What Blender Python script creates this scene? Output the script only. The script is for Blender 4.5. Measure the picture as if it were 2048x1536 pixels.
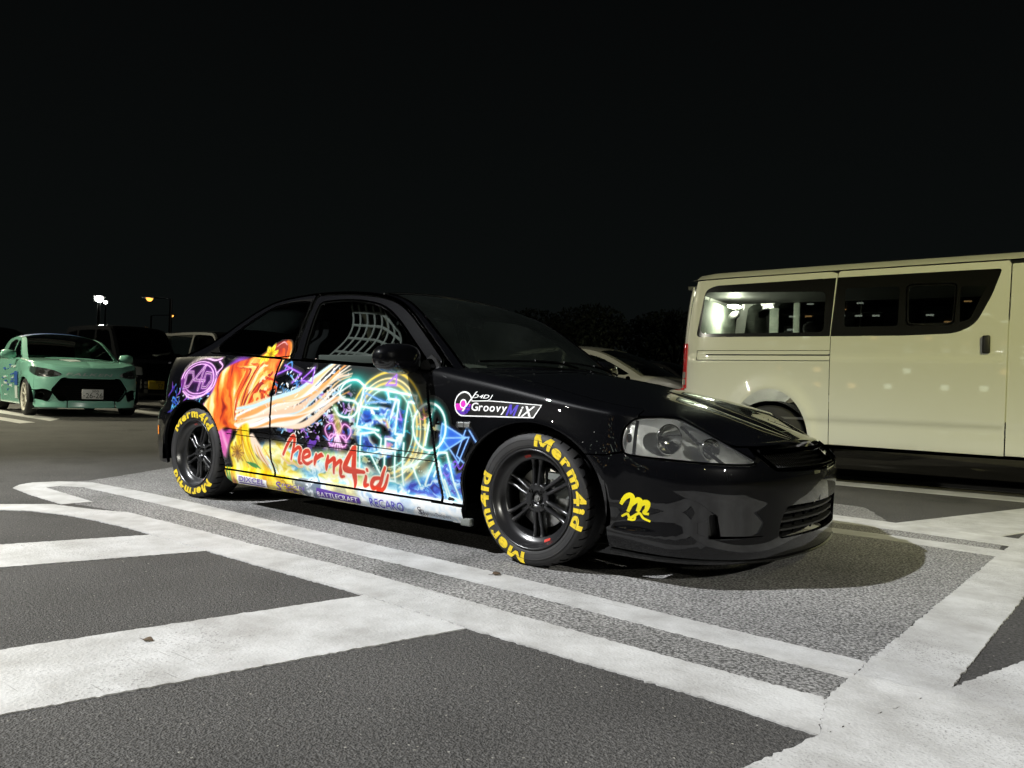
import bpy, bmesh, math, random
import numpy as np
from mathutils import Matrix, Vector
from mathutils.geometry import delaunay_2d_cdt
for o in list(bpy.data.objects): bpy.data.objects.remove(o)
SC = bpy.context.scene
COL = SC.collection
rad = math.radians
rng = np.random.default_rng(7)
random.seed(5)

# ------------------------------------------------------------------ camera
cd = bpy.data.cameras.new('camera'); cam = bpy.data.objects.new('camera', cd); COL.objects.link(cam)
YAW, PITCH, ROLL = -0.6596, -0.0072, 0.0310
_f = np.array([math.sin(YAW)*math.cos(PITCH), math.cos(YAW)*math.cos(PITCH), -math.sin(PITCH)])
_r = np.array([math.cos(YAW), -math.sin(YAW), 0.]); _d = np.cross(_f, _r)
_r2 = math.cos(ROLL)*_r - math.sin(ROLL)*_d; _d2 = math.sin(ROLL)*_r + math.cos(ROLL)*_d
M = Matrix.Identity(4)
for i in range(3):
    M[i][0], M[i][1], M[i][2] = _r2[i], -_d2[i], -_f[i]
M[0][3], M[1][3], M[2][3] = 4.5305, -3.4357, 0.7402
cam.matrix_world = M
cd.sensor_width = 36; cd.lens = 27.145; cd.clip_start = .05; cd.clip_end = 900
SC.camera = cam

# ------------------------------------------------------------------ night sky and exposure
W = bpy.data.worlds.new('World'); SC.world = W; W.use_nodes = True
wn, wl = W.node_tree.nodes, W.node_tree.links
sky = wn.new('ShaderNodeTexSky'); sky.sky_type = 'NISHITA'; sky.sun_disc = False
sky.sun_elevation = rad(-7); sky.sun_rotation = rad(200); sky.air_density = 1.6; sky.dust_density = 3; sky.altitude = 20
glow = wn.new('ShaderNodeMixRGB'); glow.blend_type = 'ADD'; glow.inputs[0].default_value = 1
# town light scattered in the night air, paler towards the horizon
gtc = wn.new('ShaderNodeTexCoord'); gsp = wn.new('ShaderNodeSeparateXYZ'); gmr = wn.new('ShaderNodeMapRange'); gmr.inputs[1].default_value = 0; gmr.inputs[2].default_value = .6
gcr = wn.new('ShaderNodeMixRGB'); gcr.inputs[1].default_value = (.036, .046, .044, 1); gcr.inputs[2].default_value = (.014, .016, .017, 1)
wl.new(gtc.outputs['Generated'], gsp.inputs[0]); wl.new(gsp.outputs[2], gmr.inputs[0]); wl.new(gmr.outputs[0], gcr.inputs[0]); wl.new(gcr.outputs[0], glow.inputs[2])
wl.new(sky.outputs[0], glow.inputs[1]); wl.new(glow.outputs[0], wn['Background'].inputs[0])
wn['Background'].inputs[1].default_value = .10
SC.view_settings.view_transform = 'Standard'; SC.view_settings.look = 'None'
SC.view_settings.gamma = 1; SC.view_settings.exposure = 0.0; SC.view_settings.use_curve_mapping = False
SC.render.engine = 'CYCLES'
try:
    SC.cycles.max_bounces = 10; SC.cycles.transparent_max_bounces = 24; SC.cycles.sample_clamp_indirect = 4
    SC.cycles.caustics_reflective = False; SC.cycles.caustics_refractive = False
except Exception: pass

# ------------------------------------------------------------------ the lot's floodlights, with two added fill lamps at the end (the lamps that carry them are built further down)
# (position of the head, colour, watts, aim, beam angle)
FLOODS = [((-4.2, -10.0, 11.5), (.97, .985, 1.0), 19000, (1.0, -3.0, 0), 42),
          ((15.0, -8.0, 9.0), (1.0, .95, .40), 6600, (5.8, 5.2, .9), 43),
          ((-9.5, -26.0, 9.0), (1.0, .96, .80), 3000, (0, 2, 0), 120),
          ((-18.0, -12.0, 10.0), (1.0, .95, .70), 16000, (-10.5, 6.0, 0), 60),
          ((-25.0, 3.0, 9.0), (1.0, .93, .66), 9000, (-5.0, 6.5, 0), 80),  # added unseen fill lamp, lifts the dark cars of the far rows
          ((20.0, -5.0, 8.0), (1.0, .98, .88), 6600, (3.0, -.4, .6), 24)]  # added unseen fill lamp, brightens the black car's headlight and cabin
for pos, colr, watt, aim, ang in FLOODS:
    ld = bpy.data.lights.new('floodlight_beam', 'SPOT'); ld.energy = watt; ld.color = colr; ld.shadow_soft_size = .12; ld.spot_size = rad(ang); ld.spot_blend = .75
    lo = bpy.data.objects.new('floodlight_beam', ld); lo.location = pos; COL.objects.link(lo)
    lo.rotation_euler = (Vector(aim)-Vector(pos)).to_track_quat('-Z', 'Y').to_euler()

# ------------------------------------------------------------------ helpers
def hs(xs, ys):
    """smooth curve through points (pchip)"""
    xs = np.array(xs, float); ys = np.array(ys, float)
    h = np.diff(xs); d = np.diff(ys)/h; m = np.zeros_like(xs); m[0] = d[0]; m[-1] = d[-1]
    for i in range(1, len(xs)-1):
        if d[i-1]*d[i] > 0:
            w1 = 2*h[i]+h[i-1]; w2 = h[i]+2*h[i-1]; m[i] = (w1+w2)/(w1/d[i-1]+w2/d[i])
    def f(x):
        x = np.clip(np.asarray(x, float), xs[0], xs[-1]); i = np.clip(np.searchsorted(xs, x)-1, 0, len(xs)-2)
        t = (x-xs[i])/h[i]; t2 = t*t; t3 = t2*t
        return (2*t3-3*t2+1)*ys[i]+(t3-2*t2+t)*h[i]*m[i]+(-2*t3+3*t2)*ys[i+1]+(t3-t2)*h[i]*m[i+1]
    return f
def sstep(a, b, x):
    t = np.clip((np.asarray(x, float)-a)/(b-a), 0, 1); return t*t*(3-2*t)
def crom(P, n=16, closed=False):
    """Catmull-Rom through points"""
    P = np.array(P, float)
    if closed: Q = np.vstack([P[-1], P, P[0], P[1]])
    else: Q = np.vstack([2*P[0]-P[1], P, 2*P[-1]-P[-2]])
    out = []
    for i in range(len(Q)-3):
        a, b, c, d = Q[i:i+4]; t = np.linspace(0, 1, n, endpoint=False)[:, None]
        out.append(.5*(2*b+(c-a)*t+(2*a-5*b+4*c-d)*t*t+(3*b-a-3*c+d)*t**3))
    R_ = np.vstack(out)
    return R_ if closed else np.vstack([R_, P[-1]])
def rpoly(P, r, n=5):
    """polygon with rounded corners; r one radius or one per corner"""
    P = np.array(P, float); N = len(P); out = []
    r = [r]*N if np.isscalar(r) else r
    for i in range(N):
        a, b, c = P[i-1], P[i], P[(i+1) % N]
        la, lc = np.linalg.norm(a-b), np.linalg.norm(c-b); k = min(r[i], .48*la, .48*lc)
        p, q = b+(a-b)/la*k, b+(c-b)/lc*k
        for t in np.linspace(0, 1, n): out.append((1-t)**2*p+2*t*(1-t)*b+t*t*q)
    return np.array(out)
def dens(P, d):
    P = np.array(P, float); out = []
    for i in range(len(P)):
        a, b = P[i], P[(i+1) % len(P)]; n = max(1, int(math.ceil(np.linalg.norm(b-a)/d)))
        for k in range(n): out.append(a+(b-a)*k/n)
    return np.array(out)
def inpoly(P, X, Y):
    P = np.array(P); x1, y1 = P[:, 0], P[:, 1]; x2, y2 = np.roll(x1, -1), np.roll(y1, -1)
    ins = np.zeros(X.shape, bool)
    for a, b, c, d in zip(x1, y1, x2, y2):
        if b == d: continue
        ins ^= ((b > Y) != (d > Y)) & (X < (c-a)*(Y-b)/(d-b)+a)
    return ins
def ddist(P, X, Y):
    best = np.full(X.shape, 1e9)
    for i in range(len(P)):
        a, b = P[i], P[(i+1) % len(P)]; e = b-a; L = max(e@e, 1e-12)
        t = np.clip(((X-a[0])*e[0]+(Y-a[1])*e[1])/L, 0, 1)
        best = np.minimum(best, np.hypot(X-a[0]-t*e[0], Y-a[1]-t*e[1]))
    return best

MATS = {}
def mesh_obj(name, V, F, mat, parent=None, smooth=True, normals=None, mats=None, midx=None):
    me = bpy.data.meshes.new(name); me.from_pydata([tuple(v) for v in V], [], [tuple(int(i) for i in f) for f in F]); me.update()
    if smooth: me.polygons.foreach_set('use_smooth', [True]*len(me.polygons))
    for m in (mats or [mat]):
        me.materials.append(MATS[m] if isinstance(m, str) else m)
    if midx is not None: me.polygons.foreach_set('material_index', midx)
    if normals is not None:
        me.normals_split_custom_set_from_vertices([tuple(n) for n in normals])
    ob = bpy.data.objects.new(name, me); COL.objects.link(ob)
    if parent is not None: ob.parent = parent
    return ob
class Geo:
    """collects verts/faces/normals of one mesh"""
    def __init__(s): s.V = []; s.F = []; s.N = []; s.M = []
    def add(s, V, F, N=None, m=0):
        o = len(s.V); V = [np.asarray(v, float) for v in V]; s.V += V
        s.F += [tuple(int(i)+o for i in f) for f in F]; s.M += [m]*len(F)
        if N is None:
            N = np.zeros((len(V), 3))
            for f in F:
                p = [V[int(i)] for i in f]; n = np.cross(p[1]-p[0], p[-1]-p[0]) if len(p) < 4 else np.cross(p[2]-p[0], p[3]-p[1])
                for i in f: N[int(i)] += n
            N = N/np.maximum(np.linalg.norm(N, axis=1, keepdims=True), 1e-12)
        s.N += [np.asarray(n, float) for n in N]; return s
    def box(s, c, d, rot=None, m=0, bev=0.0):
        """box centre c, full size d, optional 3x3 rot, chamfered edges"""
        bm = bmesh.new(); bmesh.ops.create_cube(bm, size=1); bmesh.ops.scale(bm, vec=Vector(d), verts=bm.verts)
        if bev > 0: bmesh.ops.bevel(bm, geom=list(bm.edges), offset=bev, segments=2, profile=.5, affect='EDGES')
        bm.normal_update()
        for f in bm.faces:
            V = np.array([v.co[:] for v in f.verts]); n = np.array(f.normal[:])
            if bev > 0: Nn = np.array([v.normal[:] for v in f.verts])
            else: Nn = np.repeat(n[None], len(V), 0)
            if rot is not None: V = V@np.array(rot).T; Nn = Nn@np.array(rot).T
            s.add(V+np.array(c), [tuple(range(len(V)))], Nn, m)
        bm.free(); return s
    def tube(s, P, r, n=8, closed=False, m=0, flat=None, caps=True):
        """round bar along points; r one radius or one per point; flat=(normal, k): squash"""
        P = np.array(P, float); N = len(P); r = np.full(N, r) if np.isscalar(r) else np.array(r)
        T = np.gradient(P, axis=0) if not closed else np.roll(P, -1, 0)-np.roll(P, 1, 0)
        T /= np.maximum(np.linalg.norm(T, axis=1, keepdims=True), 1e-9)
        up = np.array([0, 0, 1.]) if abs(T[0][2]) < .9 else np.array([1., 0, 0])
        V = []; Nn = []
        for i in range(N):
            a = np.cross(T[i], up); la = np.linalg.norm(a)
            if la < 1e-6: a = np.cross(T[i], [0, 1., 0]); la = np.linalg.norm(a)
            a /= la; b = np.cross(a, T[i])
            for k in range(n):
                th = 2*math.pi*k/n; d = a*math.cos(th)+b*math.sin(th); Nn.append(d); V.append(P[i]+d*r[i])
        F = []
        for i in range(N if closed else N-1):
            j = (i+1) % N
            for k in range(n):
                F.append((i*n+k, i*n+(k+1) % n, j*n+(k+1) % n, j*n+k))
        s.add(V, F, Nn, m)
        if not closed and caps:
            s.add(V[:n], [tuple(range(n))], np.repeat(-T[:1], n, 0), m); s.add(V[-n:], [tuple(range(n-1, -1, -1))], np.repeat(T[-1:], n, 0), m)
        return s
    def lathe(s, prof, n=48, axis='y', c=(0, 0, 0), m=0, a0=0., a1=2*math.pi, sharp=False):
        """prof: (r, h) list about an axis through c"""
        prof = np.array(prof, float); full = abs(a1-a0-2*math.pi) < 1e-6
        A = np.linspace(a0, a1, n, endpoint=not full)
        T = np.gradient(prof, axis=0); Nr, Nh = T[:, 1], -T[:, 0]; l = np.maximum(np.hypot(Nr, Nh), 1e-9); Nr, Nh = Nr/l, Nh/l
        def put(r, h, a):
            x, z = r*math.sin(a), r*math.cos(a)
            return {'y': (x, h, z), 'x': (h, x, z), 'z': (x, z, h)}[axis]
        V = [np.array(put(r, h, a))+c for a in A for r, h in prof]; N = [put(nr, nh, a) for a in A for nr, nh in zip(Nr, Nh)]
        k = len(prof); F = []
        for i in range(n if full else n-1):
            j = (i+1) % n
            for q in range(k-1): F.append((i*k+q, j*k+q, j*k+q+1, i*k+q+1))
        if sharp:
            for f in F: s.add([V[i] for i in f], [(0, 1, 2, 3)], None, m)
        else: s.add(V, F, N, m)
        return s
    def prism(s, poly, h0, h1, axis='z', m=0):
        """polygon (2D) extruded along an axis"""
        P = np.array(poly, float); n = len(P)
        def put(p, h): return {'z': (p[0], p[1], h), 'y': (p[0], h, p[1]), 'x': (h, p[0], p[1])}[axis]
        A = [np.array(put(p, h0)) for p in P]; B = [np.array(put(p, h1)) for p in P]
        tri = cap(P)
        s.add(A, tri, None, m); s.add(B, [t[::-1] for t in tri], None, m)
        for i in range(n):
            j = (i+1) % n; s.add([A[i], A[j], B[j], B[i]], [(0, 1, 2, 3)], None, m)
        return s
    def xf(s, fn): s.V = [np.asarray(v) for v in fn(np.array(s.V))]; return s
    def build(s, name, mat, parent=None, mats=None, smooth=True):
        return mesh_obj(name, s.V, s.F, mat, parent, smooth, s.N, mats, s.M if mats else None)
def cap(P):
    P = np.array(P, float); n = len(P)
    r = delaunay_2d_cdt([Vector(p) for p in P], [(i, (i+1) % n) for i in range(n)], [], 1, 1e-7)
    V = np.array([tuple(v) for v in r[0]]); orig = r[3]; T_ = [f for f in r[2] if len(f) == 3 and all(len(orig[i]) for i in f)]
    C_ = V[np.array(T_)].mean(1); ok = inpoly(P, C_[:, 0], C_[:, 1]); return [tuple(orig[i][0] for i in f) for f, k in zip(T_, ok) if k]

def patch(g, surf, outer, holes=(), d=.05, off=0., edge=.012, m=0, flip=False, em=None):
    """cover a polygon in the surface's own coordinates with a smooth sheet; edge: depth of the folded rim"""
    loops = [dens(outer, d)]+[dens(h, d) for h in holes]
    pts = []; ed = []
    for L in loops:
        o = len(pts); n = len(L); pts += [tuple(p) for p in L]; ed += [(o+i, o+(i+1) % n) for i in range(n)]
    O = loops[0]; lo, hi = O.min(0), O.max(0)
    gx = np.arange(lo[0]+d*.5, hi[0], d); gy = np.arange(lo[1]+d*.5, hi[1], d)
    if len(gx) and len(gy):
        X, Y = [a.ravel() for a in np.meshgrid(gx, gy)]
        ok = inpoly(O, X, Y)
        for h in loops[1:]: ok &= ~inpoly(h, X, Y)
        X, Y = X[ok], Y[ok]
        if len(X):
            ok = np.ones(len(X), bool)
            for L in loops: ok &= ddist(L, X, Y) > d*.38
            pts += list(zip(X[ok], Y[ok]))
    r = delaunay_2d_cdt([Vector(p) for p in pts], ed, [], 0, 1e-6)
    uv = np.array([tuple(v) for v in r[0]]); F = []
    T = np.array([f for f in r[2] if len(f) == 3]); C = uv[T].mean(1)
    ok = inpoly(O, C[:, 0], C[:, 1])
    for h in loops[1:]: ok &= ~inpoly(h, C[:, 0], C[:, 1])
    T = T[ok]
    P, N = surf(uv[:, 0], uv[:, 1])
    if flip: N = -N
    a, b, c = P[T[:, 0]], P[T[:, 1]], P[T[:, 2]]
    w = (np.cross(b-a, c-a)*N[T[:, 0]]).sum(1) < 0
    T[w] = T[w][:, ::-1]
    P = P+N*off
    g.add(P, T, N, m)
    if edge:
        for L in loops:
            Pl, Nl = surf(L[:, 0], L[:, 1])
            if flip: Nl = -Nl
            Pl = Pl+Nl*off; n = len(L); Q = Pl-Nl*edge
            for i in range(n):
                j = (i+1) % n; g.add([Pl[i], Pl[j], Q[j], Q[i]], [(0, 1, 2, 3)], None, m if em is None else em)
    return g
class Surf:
    """surface from fn(u, v)->P (n,3) with normals by difference; sgn flips outward side"""
    def __init__(s, fn, sgn=1., e=.004): s.fn = fn; s.sgn = sgn; s.e = e
    def __call__(s, u, v):
        u = np.asarray(u, float); v = np.asarray(v, float); e = s.e
        P = s.fn(u, v); a = s.fn(u+e, v)-s.fn(u-e, v); b = s.fn(u, v+e)-s.fn(u, v-e)
        N = np.cross(a, b); N = s.sgn*N/np.maximum(np.linalg.norm(N, axis=1, keepdims=True), 1e-12)
        return P, N
class Ring:
    """wall of a car body: plan outline from the middle of the front round the right side to the middle of the rear; s in metres, mirrored for s<0"""
    def __init__(s, pts, off):
        P = np.array(pts, float); mir = lambda p: np.array([p[0], -p[1]])
        Q = np.vstack([mir(P[1]), P, mir(P[-2])]); D = crom(Q, 300)
        i0 = 300; i1 = 300*(len(P)); D = D[i0:i1+1]
        seg = np.hypot(*np.diff(D, axis=0).T); s.S = np.r_[0, np.cumsum(seg)]; s.L = s.S[-1]
        n = int(s.L*1000); ss = np.linspace(0, s.L, n); s.X = np.interp(ss, s.S, D[:, 0]); s.Wd = np.interp(ss, s.S, D[:, 1])
        for _ in range(2):                         # even out the curvature of the outline
            h = 55; kk = np.ones(2*h+1)/(2*h+1); ev = lambda a: np.convolve(np.r_[a[h:0:-1], a, a[-2:-h-2:-1]], kk, 'valid'); od = lambda a: np.convolve(np.r_[-a[h:0:-1], a, -a[-2:-h-2:-1]], kk, 'valid')
            s.X, s.Wd = ev(s.X), od(s.Wd)
        tx, tw = np.gradient(s.X), np.gradient(s.Wd)
        k = np.ones(41)/41
        def sm(a):
            b = np.r_[np.full(20, a[0]), a, np.full(20, a[-1])]; return np.convolve(b, k, 'valid')
        tx, tw = sm(tx), sm(tw); tx[:1] = 0; l = np.hypot(tx, tw); s.nx, s.nw = tw/l, -tx/l
        s.S = ss; s.off = off; s.surf = Surf(s.fn)
    def fn(s, u, z):
        a = np.abs(u); sg = np.where(u < 0, -1., 1.); x, w = np.interp(a, s.S, s.X), np.interp(a, s.S, s.Wd)
        nx, nw = np.interp(a, s.S, s.nx), np.interp(a, s.S, s.nw); o = s.off(x, w, z)
        return np.c_[x+nx*o, -(w+nw*o)*sg, z]
    def __call__(s, u, z):
        P, N = s.surf(u, z)
        return P, -N
    def sx(s, x):      # s where the outline passes x along the side
        return np.interp(-np.asarray(x, float), -s.X, s.S)
    def sy(s, y):      # s where the outline passes |y| on the front
        k = int(np.argmax(s.Wd)); return np.interp(y, s.Wd[:k], s.S[:k])
    def sr(s, y):      # the same on the rear
        k = int(np.argmax(s.Wd)); return np.interp(-np.asarray(y, float), -s.Wd[k:], s.S[k:])

M_POLY = [(0, 0), (0, 1), (.24, 1), (.5, .42), (.76, 1), (1, 1), (1, 0), (.79, 0), (.79, .62), (.58, .14), (.42, .14), (.21, .62), (.21, 0)]
def glyph(ch, bold, maxedge):
    if ch == 'M':
        P = dens(np.array(M_POLY)*[.82, .73], maxedge or 9); return P, cap(P)
    cu = bpy.data.curves.new('t', 'FONT'); cu.body = ch; cu.size = 1; cu.offset = bold; cu.resolution_u = 4; ob = bpy.data.objects.new('t', cu); me = bpy.data.meshes.new_from_object(ob)
    bm = bmesh.new(); bm.from_mesh(me); bmesh.ops.triangulate(bm, faces=bm.faces)
    if maxedge:
        for _ in range(4):
            L = [e for e in bm.edges if e.calc_length() > maxedge]
            if not L: break
            bmesh.ops.subdivide_edges(bm, edges=L, cuts=1); bmesh.ops.triangulate(bm, faces=bm.faces)
    bm.verts.index_update(); V = np.array([v.co[:2] for v in bm.verts]); F = [tuple(v.index for v in f.verts) for f in bm.faces]
    bm.free(); bpy.data.objects.remove(ob); bpy.data.curves.remove(cu); bpy.data.meshes.remove(me); return V, F
def text2d(txt, size=1., bold=0., shear=0., spacing=1., maxedge=None):
    """letters set one after another as flat meshes"""
    VV = []; FF = []; x = 0; n = 0
    for ch in txt:
        if ch == ' ': x += .28; continue
        V, F = glyph(ch, bold, maxedge); V = V.copy(); V[:, 0] += x-V[:, 0].min(); x = V[:, 0].max()+.085*spacing; VV.append(V); FF += [tuple(i+n for i in f) for f in F]; n += len(V)
    V = np.vstack(VV)*size; V[:, 0] += shear*V[:, 1]; return V, FF
def fit(V, x0, x1, y0, y1):
    lo, hi = V.min(0), V.max(0); return np.c_[x0+(V[:, 0]-lo[0])/(hi[0]-lo[0])*(x1-x0), y0+(V[:, 1]-lo[1])/(hi[1]-lo[1])*(y1-y0)]
def decal(g, surf, V, F, off=.0012, m=0):
    P, N = surf(V[:, 0], V[:, 1]); P = P+N*off; F2 = []
    for f in F:
        a, b, c = P[f[0]], P[f[1]], P[f[2]]
        F2.append(f if np.dot(np.cross(b-a, c-a), N[f[0]]) > 0 else f[::-1])
    return g.add(P, F2, N, m)

def empty(name, label, cat, loc=(0, 0, 0), rz=0., group=None):
    o = bpy.data.objects.new(name, None); COL.objects.link(o); o.location = loc; o.rotation_euler = (0, 0, rz)
    tag(o, label, cat, group); return o
def tag(o, label=None, cat=None, group=None, kind=None):
    if label: o['label'] = label
    if cat: o['category'] = cat
    if group: o['group'] = group
    if kind: o['kind'] = kind
    return o

# ------------------------------------------------------------------ materials
def mat(name, col=(.5, .5, .5), rough=.5, metal=0., spec=.5, coat=0., crough=.03, emit=None, es=0., bump=None, noise=None):
    """bump=(scale, strength, distance); noise=(scale, colour2, lo, hi)"""
    m = bpy.data.materials.new(name); m.use_nodes = True; n, l = m.node_tree.nodes, m.node_tree.links; b = n['Principled BSDF']
    b.inputs['Base Color'].default_value = (*col, 1); b.inputs['Roughness'].default_value = rough; b.inputs['Metallic'].default_value = metal
    b.inputs['Specular IOR Level'].default_value = spec; b.inputs['Coat Weight'].default_value = coat; b.inputs['Coat Roughness'].default_value = crough
    if emit: b.inputs['Emission Color'].default_value = (*emit, 1); b.inputs['Emission Strength'].default_value = es
    tc = n.new('ShaderNodeTexCoord')
    if noise:
        t = n.new('ShaderNodeTexNoise'); t.inputs['Scale'].default_value = noise[0]; t.inputs['Detail'].default_value = 4
        r = n.new('ShaderNodeMapRange'); r.inputs[1].default_value = noise[2]; r.inputs[2].default_value = noise[3]
        x = n.new('ShaderNodeMixRGB'); x.inputs[1].default_value = (*col, 1); x.inputs[2].default_value = (*noise[1], 1)
        l.new(tc.outputs['Object'], t.inputs['Vector']); l.new(t.outputs[0], r.inputs[0]); l.new(r.outputs[0], x.inputs[0]); l.new(x.outputs[0], b.inputs['Base Color'])
    if bump:
        t = n.new('ShaderNodeTexNoise'); t.inputs['Scale'].default_value = bump[0]; t.inputs['Detail'].default_value = 3
        k = n.new('ShaderNodeBump'); k.inputs['Strength'].default_value = bump[1]; k.inputs['Distance'].default_value = bump[2]
        l.new(tc.outputs['Object'], t.inputs['Vector']); l.new(t.outputs[0], k.inputs['Height']); l.new(k.outputs[0], b.inputs['Normal'])
    MATS[name] = m; return m
def glass(name, tint=(.8, .85, .82), refl=.06, rough=.0, haze=0., hazecol=(.5, .55, .5)):
    """thin pane: see-through with a mirror coat that grows at grazing angles, and an optional pale haze painted over it"""
    m = bpy.data.materials.new(name); m.use_nodes = True; n, l = m.node_tree.nodes, m.node_tree.links; n.remove(n['Principled BSDF'])
    tr = n.new('ShaderNodeBsdfTransparent'); tr.inputs[0].default_value = (*tint, 1)
    gl = n.new('ShaderNodeBsdfGlossy'); gl.inputs['Roughness'].default_value = rough; gl.inputs[0].default_value = (1, 1, 1, 1)
    fr = n.new('ShaderNodeFresnel'); fr.inputs[0].default_value = 1.5
    mx = n.new('ShaderNodeMixShader'); l.new(fr.outputs[0], mx.inputs[0]); l.new(tr.outputs[0], mx.inputs[1]); l.new(gl.outputs[0], mx.inputs[2]); last = mx
    if haze:
        df = n.new('ShaderNodeBsdfDiffuse'); df.inputs[0].default_value = (*hazecol, 1)
        t = n.new('ShaderNodeTexNoise'); t.inputs['Scale'].default_value = 3; t.inputs['Detail'].default_value = 5
        tc = n.new('ShaderNodeTexCoord'); l.new(tc.outputs['Object'], t.inputs['Vector'])
        r = n.new('ShaderNodeMapRange'); r.inputs[1].default_value = .3; r.inputs[2].default_value = .7; r.inputs[3].default_value = haze*.6; r.inputs[4].default_value = haze*1.4
        l.new(t.outputs[0], r.inputs[0]); m2 = n.new('ShaderNodeMixShader'); l.new(r.outputs[0], m2.inputs[0]); l.new(mx.outputs[0], m2.inputs[1]); l.new(df.outputs[0], m2.inputs[2]); last = m2
    l.new(last.outputs[0], n['Material Output'].inputs[0]); MATS[name] = m; return m

mat('black_paint', (.0022, .0023, .0030), .35, coat=1., crough=.012, spec=.04)
mat('black_trim', (.012, .012, .012), .5)
mat('gloss_black', (.006, .006, .006), .18)
mat('dark_cavity', (.006, .006, .006), .9, spec=.1)
mat('rubber', (.022, .022, .023), .62, spec=.35, bump=(260, .15, .001), noise=(9, (.035, .033, .031), .45, .75))
mat('rubber_dusty', (.05, .042, .036), .8, spec=.2, noise=(14, (.028, .026, .025), .35, .65))
mat('seal_rubber', (.05, .052, .045), .38)
mat('rim_black', (.012, .012, .013), .30, spec=.5, coat=.25, crough=.2)
mat('steel', (.42, .42, .41), .34, metal=1., bump=(60, .1, .001))
mat('chrome', (.88, .88, .87), .10, metal=1.)
mat('reflector', (.90, .91, .93), .30, metal=.30, bump=(9, .4, .03))
mat('lug_steel', (.10, .10, .10), .3, metal=1.)
mat('yellow_paint', (.72, .53, .02), .55, noise=(60, (.50, .36, .015), .45, .8))
mat('yellow_vinyl', (.85, .72, .01), .35)
mat('red_paint', (.55, .03, .015), .4)
mat('amber', (.75, .22, .02), .25)
mat('white_vinyl', (.86, .86, .86), .35)
mat('purple_vinyl', (.10, .03, .34), .35)
mat('violet_vinyl', (.055, .03, .42), .35)
mat('ink_vinyl', (.03, .025, .05), .35)
mat('black_vinyl', (.008, .008, .008), .3)
mat('interior', (.022, .022, .022), .8)
mat('dash_grey', (.15, .16, .15), .7, noise=(30, (.11, .12, .11), .3, .7))
mat('seat_cloth', (.03, .03, .032), .9, bump=(400, .3, .002))
mat('webbing', (.045, .052, .048), .85)
mat('shade_panel', (.50, .55, .50), .6, noise=(25, (.42, .47, .43), .35, .65))
glass('clear_glass', (.86, .90, .87))
glass('windscreen_glass', (.78, .84, .80), haze=.007, hazecol=(.5, .62, .55))  # grey-green veil of light painted into the windscreen
glass('hazed_glass', (.35, .40, .37), haze=.62, hazecol=(.74, .90, .80))  # far panes carry a painted pale haze that stands in for light in the cabin
glass('tinted_glass', (.10, .11, .11))
glass('lens_glass', (.93, .94, .93), haze=.03, hazecol=(.86, .88, .90))  # slight pale haze painted into the lenses to brighten the headlights
glass('van_glass', (.20, .22, .20))
def vcol(name, rough=.3, coat=.6):
    m = mat(name, (1, 1, 1), rough, coat=coat, crough=.06); n, l = m.node_tree.nodes, m.node_tree.links
    a = n.new('ShaderNodeVertexColor'); a.layer_name = 'print'; l.new(a.outputs[0], n['Principled BSDF'].inputs['Base Color']); return m
vcol('printed_vinyl')
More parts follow.
